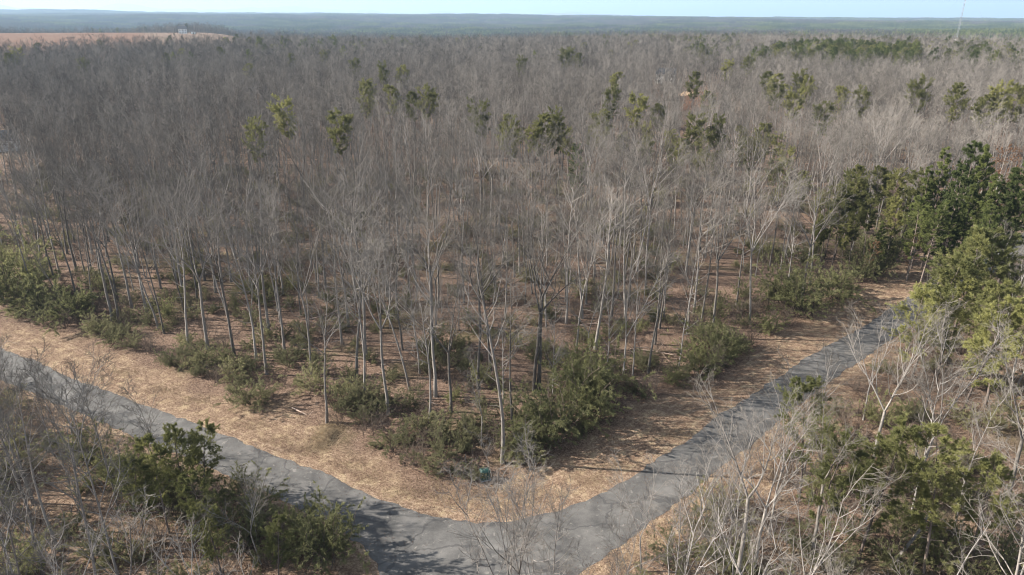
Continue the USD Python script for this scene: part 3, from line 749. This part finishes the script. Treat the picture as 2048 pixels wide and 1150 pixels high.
# ---- bushes along the edge, read off by their feet: x, y, size, kind
BUSHES = [(50, 622, 2.2, 'h'), (15, 610, 2.2, 'h'), (100, 628, 2.0, 'h'), (150, 640, 1.8, 'h'), (190, 655, 1.4, 'b'), (60, 590, 2.0, 'h'), (120, 600, 1.9, 's'), (230, 690, 1.3, 's'), (268, 700, 1.3, 's'), (300, 705, 1.3, 's'), (335, 725, 1.2, 's'), (360, 735, 1.3, 's'), (400, 752, 1.3, 's'), (432, 765, 1.2, 's'), (468, 790, 1.0, 's'),
          (505, 810, 1.5, 's'), (530, 800, 1.2, 's'), (560, 770, 1.0, 'b'), (600, 770, 1.1, 's'), (690, 800, 1.3, 's'), (720, 850, 1.2, 's'), (745, 870, 1.3, 's'), (770, 890, 1.4, 's'), (800, 900, 1.3, 's'), (815, 870, 1.1, 'b'), (830, 930, 1.3, 's'), (860, 948, 1.3, 's'), (885, 925, 1.4, 's'), (905, 890, 1.2, 's'), (850, 830, 1.1, 'b'),
          (930, 905, 1.1, 's'), (945, 880, 1.2, 's'), (970, 850, 1.2, 's'), (980, 880, 1.1, 'b'), (1030, 900, 1.2, 'h'), (1050, 905, 1.1, 'h'), (1075, 890, 1.4, 'h'), (1100, 885, 1.3, 'h'), (1125, 862, 1.4, 'h'), (1160, 850, 1.3, 'h'), (1185, 835, 1.5, 'h'), (1170, 812, 1.5, 'h'), (1200, 815, 1.3, 'h'), (1090, 845, 1.2, 's'), (1050, 850, 1.2, 's'), (1120, 820, 1.1, 'b'),
          (905, 730, 2.0, 's'), (890, 715, 1.8, 's'), (925, 745, 1.4, 's'), (880, 760, 1.3, 's'), (700, 760, 1.2, 's'), (640, 745, 1.1, 's'), (1275, 790, 1.2, 's'), (1300, 782, 1.2, 's'), (1340, 770, 1.3, 'h'), (1360, 760, 1.2, 's'), (1405, 752, 1.2, 'h'), (1430, 745, 1.5, 's'), (1450, 728, 1.4, 's'), (1420, 715, 1.3, 'h'), (1480, 700, 1.5, 's'), (1500, 690, 1.4, 'b'),
          (1380, 725, 1.2, 'h'), (1540, 668, 1.4, 'h'), (1570, 650, 1.5, 'b'), (1600, 635, 1.5, 'h'), (1635, 612, 1.5, 'h'), (1660, 600, 1.6, 'h'), (1690, 580, 1.5, 's'), (1720, 562, 1.6, 'h'), (1745, 550, 1.5, 'h'), (1770, 520, 1.8, 'h'), (1800, 505, 1.6, 'b'), (1560, 615, 1.4, 'h'), (1700, 545, 1.5, 'b'), (1830, 500, 1.6, 'b'),
          (780, 760, 1.1, 's'), (830, 790, 1.1, 's'), (960, 810, 1.2, 's'), (1020, 830, 1.1, 's'), (870, 690, 1.4, 's'), (1140, 770, 1.2, 'h'), (1155, 735, 1.3, 'h'), (1170, 790, 1.1, 'h'), (560, 720, 1.1, 's'), (450, 700, 1.2, 's'), (390, 640, 1.3, 's'), (300, 650, 1.2, 's'), (340, 600, 1.3, 's'), (200, 600, 1.3, 's'), (590, 690, 1.1, 's'), (500, 650, 1.2, 's'),
          (1400, 1070, 1.5, 's'), (1385, 1100, 1.2, 's'), (1440, 1110, 1.3, 's'), (640, 1090, 1.5, 'h'), (600, 1060, 1.4, 'h'), (655, 1120, 1.6, 'h'), (590, 1110, 1.5, 'h'), (520, 1030, 1.4, 'h'), (470, 1000, 1.4, 'h'), (560, 1080, 1.3, 'b'), (450, 1060, 1.6, 'h'), (500, 1100, 1.6, 'h'), (360, 1000, 1.6, 'h'), (300, 1010, 1.6, 'h')]
bush = []
PK = {'s': SHRUB, 'h': HOLLY, 'b': BRUSH}
for n, (px, py, s, k) in enumerate(BUSHES):
    p = bp(px, py)
    grown = 1.0 + 0.55 * (k == 'h' and px > 1000 and py < 1000 and n % 3 != 0) + 0.3 * (k == 'h' and px < 200)
    k = 'b' if k == 's' and n % 4 == 1 else k
    bush.append((p[0], p[1], s * grown * (0.75, 1.0, 0.6, 0.9)[n % 4], PK[k][n % len(PK[k])], n * 51.0, 1))
r_ = np.random.default_rng(61)
x, y = jitter_grid(-130, 130, 48, 190, 2.2, 62)
de = shapely.distance(shapely.LineString(WOOD_EDGE), shapely.points(x, y))
ok = inside(WOOD, x, y) & in_view(x, y, 1.06, 0.0)
dn = meshkit.fbm(np.stack([x / 11, y / 11, np.zeros_like(x)], 1), 3, 63)
hb = np.array([(q[0], q[1]) for q in bush])
for a, b, e, n in zip(x[ok], y[ok], de[ok], dn[ok]):
    prob = np.interp(e, [0, 3, 10, 30, 80], [0.85, 0.8, 0.66, 0.5, 0.35]) * np.interp(n, [0.35, 0.6], [0.35, 1.4])
    if r_.random() > prob or ((hb - [a, b]) ** 2).sum(1).min() < 2.0:
        continue
    u = r_.random()
    east = a > 8
    k = BRUSH[r_.integers(4)] if u < (0.62 if east else 0.5) else HOLLY[r_.integers(4)] if u < (0.76 if east else 0.56) else SHRUB[r_.integers(6)]
    bush.append((a, b, r_.uniform(0.4, 1.15) * (1.15 if e < 8 else 0.95), k, r_.uniform(0, 360), 0))
for poly, s, seed in ((SOUTH_W, 3.0, 64), (SOUTH_E, 3.0, 65)):
    x, y = jitter_grid(-90, 110, 30, 125, s, seed)
    ok = inside(poly, x, y) & in_view(x, y, 1.06, 0.0) & (pj(np.stack([x, y, x * 0 + 2], 1))[:, 1] < 1190)
    for a, b in zip(x[ok], y[ok]):
        u = r_.random()
        k = BRUSH[r_.integers(4)] if u < 0.52 else HOLLY[r_.integers(4)] if u < 0.68 else SHRUB[r_.integers(6)]
        bush.append((a, b, r_.uniform(0.7, 1.4), k, r_.uniform(0, 360), 0))


def shows(q, h):
    p = pj([[q[0], q[1], h * 0.6]])[0]
    return p[2] > 0 and -60 < p[0] < 2108 and -40 < p[1] < 1230


ONES = 'zeroth first second third fourth fifth sixth seventh eighth ninth tenth eleventh twelfth thirteenth fourteenth fifteenth sixteenth seventeenth eighteenth nineteenth'.split()
TENS = '_ _ twenty thirty forty fifty sixty seventy eighty ninety'.split()


def nth(n):
    if n < 20:
        return ONES[n]
    if n >= 100:
        return 'hundred-and-' + nth(n - 100) if n > 100 else 'hundredth'
    return TENS[n // 10][:-1] + 'ieth' if n % 10 == 0 else TENS[n // 10] + '-' + ONES[n % 10]


BORDER = LineString(WOOD_EDGE)
BEND = BORDER.project(Point(*bp(930, 965)[:2]))


def whereabouts(q, pitch):
    """(place phrase, row inwards from the road, how far along from the bend)."""
    p = Point(q[0], q[1])
    if WOOD.contains(p) or BORDER.distance(p) < 2 and not SOUTH_E.contains(p):
        s = BORDER.project(p) - BEND
        return ('behind the sunny verge' if s < 0 else 'behind the shaded verge'), int(BORDER.distance(p) / pitch) + 1, abs(s)
    d = ROAD.distance(p)
    if q[0] < -6:
        return 'in near holly thicket', int(d / pitch) + 1, math.hypot(q[0] + 9, q[1] - 40)
    return 'in near pine corner', int(d / pitch) + 1, math.hypot(q[0] - 5, q[1] - 40)


def labels_for(items, look, pitch):
    """A label for each: its look, its row and its turn along the row, counted from the road bend."""
    rows = {}
    for n, q in enumerate(items):
        place, row, along = whereabouts(q, pitch)
        rows.setdefault((place, row), []).append((along, n))
    out = [None] * len(items)
    for (place, row), found in rows.items():
        for turn, (_, n) in enumerate(sorted(found), 1):
            out[n] = f'{look(items[n])}, {nth(turn)} from the road bend in {nth(row)} row {place}'
    return out


def lay_out(items, high, look, what, group, rest, rest_label, pitch, most=300):
    size = [(q[2] * high(q[3]) / math.hypot(q[0], q[1], CAMZ - 10) + (10 if q[5] else 0), n) for n, q in enumerate(items) if shows(q, q[2] * high(q[3]))]
    size.sort(reverse=True)
    picked = sorted(n for _, n in size[:most]); chosen = set(picked)
    others = [q for n, q in enumerate(items) if n not in chosen]
    for n, lab in zip(picked, labels_for([items[n] for n in picked], look, pitch)):
        q = items[n]
        z = float(gz_at(q[0], q[1])[0]) - 0.04
        nm, cat = what(q)
        thing(nm, lab, cat, (q[0], q[1], z), q[4], group, scale=q[2], ref=q[3], lean=(random.uniform(-2.2, 2.2), random.uniform(-2.2, 2.2)))
    if others:
        ks = sorted({q[3] for q in others})
        scatter(rest, ks, [(q[0], q[1], float(gz_at(q[0], q[1])[0]) - 0.04) for q in others], [q[4] for q in others], [q[2] for q in others], [ks.index(q[3]) for q in others], rest_label, what(others[0])[1])


def tree_look(q):
    h = q[2] * KH[q[3]]
    return ('tall' if h > 19.5 else 'small' if h < 12 else 'mid-height') + (' slender' if q[3] in SAPLING else ' forked' if q[3] in FORK else ' straight') + ' bare tree'


def bush_look(q):
    return ('low ' if q[2] < 0.9 else 'big ' if q[2] > 1.5 else '') + ('brown leafless' if q[3] in BRUSH else 'dark feathery' if q[3] in HOLLY else 'olive feathery') + ' bush'


lay_out(bare, lambda k: KH[k], tree_look, lambda q: ('bare_tree', 'tree'), 'bare hardwood trees', 'bare_wood', 'bare grey hardwood trees filling the wood further back', 5.0)
lay_out(bush, lambda k: 2.4, bush_look, lambda q: ('bare_bush' if q[3] in BRUSH else 'evergreen_bush' if q[3] in HOLLY else 'olive_bush', 'bush'), 'bushes along the verges', 'undergrowth', 'low bushes under the bare trees', 4.0)

zone = {}
for n, q in enumerate(pines):
    px, py, h, dk = PINES[q[5]]
    d = math.hypot(q[0], q[1])
    if py > 420 and px > 1600:
        k, o = 'yellow-green pine in near pine corner, {} from the road bend', d
    elif py > 800:
        k, o = 'dark young pine in near holly thicket, {} from the road bend', -q[0]
    elif dk == 1 and px > 1700:
        k, o = 'dark green pine in the dense stand closing the road, {} from the road', d
    elif dk == 2:
        k, o = "light green young pine in mixed wood behind the shaded verge, {} from orange field's side", px
    else:
        k, o = "olive pine above bare wood in the %s belt, {} from orange field's side" % ('front' if d < 170 else 'middle' if d < 300 else 'rear'), px
    zone.setdefault(k, []).append((o, n))
for k, found in zone.items():
    for turn, (_, n) in enumerate(sorted(found), 1):
        q = pines[n]
        z = float(gz_at(q[0], q[1])[0]) - 0.04
        thing('pine_tree', k.format(nth(turn)), 'pine tree', (q[0], q[1], z), q[4], 'pines in the wood', scale=q[2], ref=q[3])
# hardwoods that keep their dead brown leaves
for px, py, h, lab in ((2018, 285, 19, 'brown-leaved tree beside the dark pine stand'), (1745, 478, 7, 'russet bushy tree where the dark stand meets the road'), (1835, 470, 8, 'rusty brown leafy tree at the far end of the road'), (1500, 92, 20, 'reddish brown tree at the corner of the green pine stand')):
    p = bp(px, py, h)
    thing('brown_leaved_tree', lab, 'tree', (p[0], p[1], float(gz_at(p[0], p[1])[0])), px % 360, None, scale=h / 18.0, ref=BROWN[0])

# ------------------------------------------------------------------ the far woods
STAND_A = Polygon([(1500, 118), (1560, 98), (1640, 92), (1830, 98), (1845, 140), (1800, 165), (1650, 150), (1540, 138)])
STAND_B = Polygon([(1480, 47), (1700, 49), (2200, 60), (2200, 82), (1950, 76), (1780, 66), (1600, 57)])
STAND_C = Polygon([(690, 62), (860, 60), (1010, 62), (1060, 68), (1150, 70), (1150, 76), (900, 76), (690, 70)])
r_ = np.random.default_rng(91)


def green_share(x, y, z):
    p = pj(np.stack([x, y, z + 15], 1))
    g = np.where(p[:, 0] > 1150, 0.05, 0.012)
    nn = meshkit.fbm(np.stack([x / 160, y / 160, np.zeros_like(x)], 1), 3, 92)
    g = g * np.interp(nn, [0.45, 0.62], [0.2, 4.0])
    for s, v in ((STAND_A, 0.8), (STAND_B, 0.95), (STAND_C, 0.45)):
        g = np.where(inside(s, p[:, 0], p[:, 1]), v, g)
    return g


x, y = jitter_grid(-1250, 1250, 250, 1560, 5.6, 93)
d = np.hypot(x, y)
ok = (d > 424) & (d < 1550) & in_view(x, y, 1.05) & ~inside(FIELD.buffer(8), x, y)
x, y = x[ok], y[ok]; z = height(x, y)
# no crown stands higher than the crest line that the photograph shows before the far valley
q_ = pj(np.stack([x, y, z + 22], 1))
ok = (q_[:, 1] > np.interp(q_[:, 0], [-300, 0, 150, 300, 520, 600, 700, 1000, 1200], [88, 76, 69, 64, 62.5, 66, 68, 60, 40]) - 1) | (np.hypot(x, y) > 1300)
x, y, z = x[ok], y[ok], z[ok]
g = r_.random(len(x)) < green_share(x, y, z)
protos = BARE_FAR + [DARKPINE[0], PINE[1]]
idx = np.where(g, r_.integers(6, 8, len(x)), r_.integers(0, 6, len(x)))
scatter('distant_wood', protos, np.stack([x, y, z], 1), r_.uniform(0, 360, len(x)), np.where(g, r_.uniform(0.92, 1.12, len(x)), r_.uniform(0.75, 1.02, len(x))), idx, 'distant bare woodland with scattered pines beyond the near trees', 'woodland')


def grove(seed, size, n, needle):
    r = np.random.default_rng(seed)
    V = []
    P = np.stack([r.uniform(-size / 2, size / 2, n), r.uniform(-size / 2, size / 2, n), np.zeros(n)], 1)
    Ht = r.uniform(15, 22, n)
    tr = np.stack([P, P + np.stack([r.normal(0, .4, n), r.normal(0, .4, n), Ht], 1)], 1)
    trunk = tubes(tr, np.full((n, 2), 0.22), 3, tip=True)
    m = 26 if not needle else 52
    t = r.uniform(0.35, 1.0, (n, m)); az = r.uniform(0, 6.283, (n, m)); an = r.uniform(0.3, 1.1, (n, m)) if not needle else r.uniform(0.9, 1.7, (n, m))
    s = tr[:, 0][:, None] * (1 - t[..., None]) + tr[:, 1][:, None] * t[..., None]
    L = (2.0 + 3.5 * (1 - t)) * r.uniform(0.6, 1.2, (n, m))
    d = np.stack([np.sin(an) * np.cos(az), np.sin(an) * np.sin(az), np.cos(an)], -1)
    e = s + d * L[..., None]
    P2 = np.stack([s, e], 2).reshape(-1, 2, 3)
    return trunk, tubes(P2, np.full((len(P2), 2), 0.16 if not needle else 0.45), 3, tip=True)


GROVE = [kind(f'grove_{i}', *grove(950 + i, 26, 22, False), BARK, FARSHADETWIG) for i in range(3)] + [kind(f'pine_grove_{i}', *grove(960 + i, 26, 24, True), PINEBARK, DARKNEEDLE) for i in range(2)]
BIG = [kind(f'far_grove_{i}', *grove(970 + i, 70, 130, False), BARK, FARSHADETWIG) for i in range(3)] + [kind(f'far_pine_grove_{i}', *grove(980 + i, 70, 130, True), PINEBARK, DARKNEEDLE) for i in range(2)]
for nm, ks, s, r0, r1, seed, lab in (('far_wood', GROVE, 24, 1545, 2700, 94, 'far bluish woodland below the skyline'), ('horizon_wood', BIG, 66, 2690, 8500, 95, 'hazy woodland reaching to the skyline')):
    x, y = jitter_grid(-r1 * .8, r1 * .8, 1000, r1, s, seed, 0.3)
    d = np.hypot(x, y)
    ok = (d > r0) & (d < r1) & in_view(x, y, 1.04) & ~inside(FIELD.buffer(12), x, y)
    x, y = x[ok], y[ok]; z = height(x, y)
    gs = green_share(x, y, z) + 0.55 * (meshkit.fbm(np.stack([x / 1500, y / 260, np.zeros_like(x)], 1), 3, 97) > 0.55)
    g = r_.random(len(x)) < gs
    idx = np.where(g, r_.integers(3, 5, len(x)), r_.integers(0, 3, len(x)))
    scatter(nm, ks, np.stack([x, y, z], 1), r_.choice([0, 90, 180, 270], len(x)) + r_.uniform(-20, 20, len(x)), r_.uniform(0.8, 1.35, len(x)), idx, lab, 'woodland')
# ------------------------------------------------------------------ buildings, mast and small things
WHITE = plain_mat('white_siding', (0.62, 0.61, 0.58), (0.76, 0.75, 0.72), 3.0)
ROOFM = plain_mat('grey_shingles', (0.055, 0.055, 0.06), (0.11, 0.11, 0.115), 5.0)
PANE = plain_mat('dark_window', (0.02, 0.022, 0.025), (0.04, 0.045, 0.05), 2.0, 0.15)
STEEL = plain_mat('galvanised_steel', (0.22, 0.23, 0.24), (0.34, 0.35, 0.36), 1.0, 0.55)
GREENP = plain_mat('green_plastic', (0.010, 0.036, 0.030), (0.018, 0.055, 0.045), 6.0, 0.35)
DARKP = plain_mat('dark_post', (0.02, 0.02, 0.02), (0.04, 0.04, 0.038), 6.0, 0.6)
STRAWM = twig_mat('pale_straw', (0.36, 0.28, 0.18), (0.66, 0.55, 0.38))
SOIL = plain_mat('tan_soil', (0.42, 0.28, 0.17), (0.62, 0.46, 0.31), 1.5, 0.95)
STICK = twig_mat('dead_sticks', (0.10, 0.08, 0.068), (0.48, 0.40, 0.335))
DEADWOOD = plain_mat('dead_wood', (0.30, 0.21, 0.16), (0.52, 0.41, 0.33), 4.0, 0.9)


def bx(x0, x1, y0, y1, z0, z1):
    b = trimesh.creation.box(extents=(x1 - x0, y1 - y0, z1 - z0))
    b.apply_translation(((x0 + x1) / 2, (y0 + y1) / 2, (z0 + z1) / 2))
    return b


def house(label, px, py, w, dpt, hw, hr, rot, stories=2, cols=3, dist=None):
    p = bp(px, py, 0)
    if dist:
        p = np.array([*(p[:2] / np.hypot(*p[:2]) * dist), 0])
    for _ in range(0 if dist else 4):
        p = bp(px, py, float(height(p[0], p[1])))
    t = thing('house', label, 'house', (p[0], p[1], float(height(p[0], p[1]))), rot)
    obj('wall', bx(-w / 2, w / 2, -dpt / 2, dpt / 2, -1.0, hw), WHITE, t)
    gab = trimesh.creation.extrude_polygon(Polygon([(-dpt / 2, 0), (dpt / 2, 0), (0, hr - 0.1)]), w - 0.02, engine='earcut')
    gab.apply_transform(np.array([[0, 0, 1, -w / 2 + 0.01], [1, 0, 0, 0], [0, 1, 0, hw], [0, 0, 0, 1.0]]))
    obj('gable', gab, WHITE, t)
    sl = math.hypot(dpt / 2, hr); o = 0.4
    for s in (-1, 1):
        v = []
        for xx in (-w / 2 - o, w / 2 + o):
            for yy, zz in ((0, hw + hr + .02), (s * (dpt / 2 + o), hw - o * hr / (dpt / 2) + .02)):
                v += [(xx, yy, zz), (xx, yy, zz + 0.18)]
        obj('roof', trimesh.convex.convex_hull(np.array(v)), ROOFM, t)
    obj('chimney', bx(w * .28, w * .28 + .8, 0.5, 1.3, hw + hr * .3, hw + hr + 0.9), DEADWOOD, t)
    for s in range(stories):
        for c in range(cols):
            x = (c + 0.5) / cols * w - w / 2
            fr = f"{t}/window" + (f'_{s * cols + c:03d}' if s or c else '')
            usdkit.mesh(stage, fr, bx(x - .65, x + .65, -dpt / 2 - .07, -dpt / 2 + .02, 0.8 + s * 2.8, 2.3 + s * 2.8), WHITE)
            usdkit.mesh(stage, fr + '/pane', bx(x - .52, x + .52, -dpt / 2 - .10, -dpt / 2 - .072, 0.92 + s * 2.8, 2.18 + s * 2.8), PANE)
    return t


house('white two-storey house with dark roof standing at the end of the orange field', 366, 66, 10.5, 9, 6.2, 3.4, 24, 2, 3, 1120)
house('pale white house half hidden among bare trees beyond the reddish clearing', 1330, 166, 11, 8, 5.6, 3.0, -12, 2, 3)
house('white house glimpsed behind dark trunks at the edge of the view', 2, 300, 10, 8, 3.4, 2.4, 30, 1, 3)
p = bp(387, 65.5, 0); p = p / np.hypot(p[0], p[1]) * 1110
t = thing('shed', 'low white shed beside the two-storey house on the field', 'shed', (p[0] * 0.99, p[1] * 0.99, float(height(p[0] * .99, p[1] * .99))), 20)
obj('wall', bx(-3, 3, -2, 2, -1, 2.6), WHITE, t)
obj('roof', trimesh.convex.convex_hull(np.array([(a, b, c) for a in (-3.2, 3.2) for b, c in ((-2.3, 2.5), (2.3, 2.5), (0, 3.7))])), ROOFM, t)
obj('door', bx(-.6, .6, -2.06, -1.98, -0.5, 2.0), PANE, t)

# the guyed radio mast
D_ = 1450.0
p = bp(1917, 60, 0); dr = p[:2] / np.hypot(*p[:2]); mx, my = dr * D_; mz = float(height(mx, my))
t = thing('radio_mast', 'tall thin guyed lattice mast rising from the far pine woods', 'radio mast', (mx, my, mz), 12)
HM = 112.0
cs = [(1.15 * math.cos(a), 1.15 * math.sin(a)) for a in (0.5, 2.594, 4.689)]
for a, b in cs:
    obj('leg', tubes(np.array([[[a, b, 0], [a, b, HM]]], float), np.full((1, 2), 0.16), 6), STEEL, t)
zz = np.arange(0, HM - 2, 2.4)
P = np.array([[[*cs[(i + k) % 3], z], [*cs[(i + k + 1) % 3], z + 2.4]] for i, z in enumerate(zz) for k in range(3)], float)
obj('lattice', tubes(P, np.full((len(P), 2), 0.07), 3), STEEL, t).GetPrim().SetCustomDataByKey('kind', 'stuff')
for k in range(3):
    for hh, rr_ in ((48, 48), (98, 74)):
        a = k * 2.094 + 0.9
        obj('guy_wire', tubes(np.array([[[0, 0, hh], [rr_ * math.cos(a), rr_ * math.sin(a), 1]]], float), np.full((1, 2), 0.035), 4), STEEL, t)
obj('base_cladding', bx(-1.9, 1.9, -1.9, 1.9, 8, 21), WHITE, t).GetPrim().SetCustomDataByKey('label', 'white cladding round the foot of the mast')

# a green utility pedestal and a thin marker post by the bend
p = bp(970, 958); g0 = float(gz_at(p[0], p[1])[0])
t = thing('utility_pedestal', 'dark green utility pedestal standing in the leaves beside the corner tree', 'utility box', (p[0], p[1], g0), 18)
hull = lambda pts, r: trimesh.convex.convex_hull(np.vstack([np.array(q) + trimesh.creation.icosphere(1, r).vertices for q in pts]))
obj('body', hull([(a, b, c) for a in (-.36, .36) for b in (-.28, .28) for c in (0.0, 0.82)], 0.05), GREENP, t)
obj('lid', hull([(a, b, c) for a in (-.42, .42) for b in (-.34, .34) for c in (0.90,)] + [(a, b, 1.02) for a in (-.3, .3) for b in (-.2, .2)], 0.04), GREENP, t)
obj('base', bx(-.5, .5, -.42, .42, -.2, 0.06), STEEL, t)
p = bp(932, 945); g0 = float(gz_at(p[0], p[1])[0])
t = thing('marker_post', 'thin dark marker post standing in the undergrowth near the utility pedestal', 'post', (p[0], p[1], g0), 0)
obj('pole', tubes(np.array([[[0, 0, -.3], [0, 0, 1.95]]], float), np.full((1, 2), 0.045), 8), DARKP, t)
obj('cap', tubes(np.array([[[0, 0, 1.95], [0, 0, 2.03]]], float), np.array([[0.06, 0.03]]), 8), DARKP, t)

# pale straw heap at the foot of the leaning edge tree, and other dry grass in the verge
r_ = np.random.default_rng(55)
p = bp(652, 872)
n_ = 3400
q = r_.normal(0, 1, (n_, 2)) * [0.75, 1.5] + p[:2]
zh = 0.38 * np.exp(-(((q - p[:2]) / [0.8, 1.5]) ** 2).sum(1))
d = unit(np.stack([r_.normal(0, 1, n_), r_.normal(0, 1, n_), r_.uniform(0.05, 0.7, n_)], 1))
sv, sf = blades(r_, np.column_stack([q, gz_at(q[:, 0], q[:, 1]) + zh - 0.02]), d, r_.uniform(0.15, 0.4, n_), np.full(n_, 0.03))
tag(usdkit.mesh(stage, '/World/straw_heap', (sv, sf), STRAWM), 'pale straw heap spread at the foot of a lone edge tree', 'straw', kind='stuff')
sp = [bp(x, y) for x, y in [(740, 955), (800, 985), (870, 990), (920, 1000), (960, 985), (1000, 1010), (1060, 985), (560, 880), (500, 850), (610, 900), (1180, 960), (1290, 1080), (1330, 1055), (1400, 1010), (1250, 1120), (1450, 975), (880, 970), (700, 930), (1230, 930), (1350, 870), (400, 800), (330, 780), (250, 745)]]
q = np.vstack([r_.normal(0, 1, (420, 2)) * [1.3, 0.7] + c[:2] for c in sp]); q = q[shapely.distance(ROAD, shapely.points(q)) > 0.1]
n_ = len(q)
d = unit(np.stack([r_.normal(0, .7, n_), r_.normal(0, .7, n_), r_.uniform(0.2, 1.0, n_)], 1))
sv, sf = blades(r_, np.column_stack([q, gz_at(q[:, 0], q[:, 1]) - 0.02]), d, r_.uniform(0.15, 0.38, n_), np.full(n_, 0.022))
tag(usdkit.mesh(stage, '/World/dry_grass', (sv, sf), STRAWM), 'thin dry grass tufts along the leafy verge', 'grass', kind='stuff')

# soil heap in the clearing
p = bp(1378, 200)
ico = trimesh.creation.icosphere(4, 1.0); v = ico.vertices * [5.5, 2.4, 1.9]
v *= 1 + 0.5 * (meshkit.fbm(ico.vertices * 2.2 + 5, 3, 8)[:, None] - 0.5); v[:, 2] = np.maximum(v[:, 2], -0.3)
x = obj('soil_heap', (v + [p[0], p[1], float(gz_at(p[0], p[1])[0])], ico.faces), SOIL, '/World', True)
tag(x, 'pale tan soil heap at the back of the reddish clearing', 'soil heap')

# fallen boughs
for n, (px, py, L, rot, lab) in enumerate([(585, 818, 4.2, -35, 'broken pinkish bough lying on the leaves before the dark bushes'), (1130, 655, 7, 5, 'long pale fallen bough on the leafy floor behind the twin forked trees'),
                                           (700, 815, 5.0, 8, 'pale fallen bough beside the straw heap tree'), (1780, 1140, 6.5, 42, 'thick broken trunk leaning in the near pine corner'),
                                           (620, 640, 6, 20, 'grey fallen bough on the wood floor behind the sunny verge'), (1260, 700, 6, -15, 'dark fallen bough among thin saplings behind the shaded verge')]):
    p = bp(px, py)
    t = thing('fallen_bough', lab, 'fallen bough', (p[0], p[1], float(gz_at(p[0], p[1])[0]) + 0.10), rot)
    r2 = np.random.default_rng(500 + n)
    P = grow(r2, np.array([[0, 0, 0.0]]), np.array([[1.0, 0, 0.05 if n != 3 else 0.9]]), np.array([L]), 7, 0.0, 0.07); R = taper(np.array([0.085 if n != 3 else 0.17]), 7, 0.35)
    s, dd, LL, rad = sprout(r2, P, R, 7, 0.35, 1.0, 0.5, 1.0, 0.15, 0.4)
    P2 = grow(r2, s, dd, LL, 4, 0.02, 0.15)
    obj('trunk', tubes(P, R, 7), BARK if n == 3 else DEADWOOD, t)
    obj('branches', tubes(P2, taper(np.maximum(rad * .5, 0.012), 4, .3), 4), DEADWOOD, t)


# dead sticks scattered over the floor of the wood
r_ = np.random.default_rng(58)
x, y = r_.uniform(-110, 110, 5200), r_.uniform(46, 165, 5200)
ok = (inside(WOOD, x, y) | inside(SOUTH_E, x, y) | inside(SOUTH_W, x, y)) & in_view(x, y, 1.03, 0.0)
x, y = x[ok], y[ok]; n_ = len(x)
a_ = r_.uniform(0, 6.283, n_)
P = grow(r_, np.column_stack([x, y, gz_at(x, y) + r_.uniform(0.02, 0.25, n_)]), np.column_stack([np.cos(a_), np.sin(a_), r_.normal(0.03, 0.12, n_)]), r_.gamma(2.2, 0.85, n_) + 0.5, 4, 0.0, 0.09)
R = taper(r_.gamma(2.0, 0.011, n_) + 0.014, 4, 0.3)
tag(usdkit.mesh(stage, '/World/dead_sticks', tubes(P, R, 4, tip=True), STICK), 'dead sticks and small boughs littering the floor of the wood', 'sticks', kind='stuff')
# ------------------------------------------------------------------ the air
HAZE = usdkit.material(stage, '/World/Looks/haze', {'v': ('principled_volume', {'color': (0.52, 0.745, 1.0), 'density': 0.00009, 'anisotropy': 0.2})}, [], volume='v.volume')
box = trimesh.creation.box(extents=(64000, 64000, 760 + 120)); box.apply_translation((0, 0, 380 - 60))
hz = usdkit.mesh(stage, '/World/haze', box, HAZE)
tag(hz, 'thin blue haze over the far woods and hills', 'haze', kind='stuff')
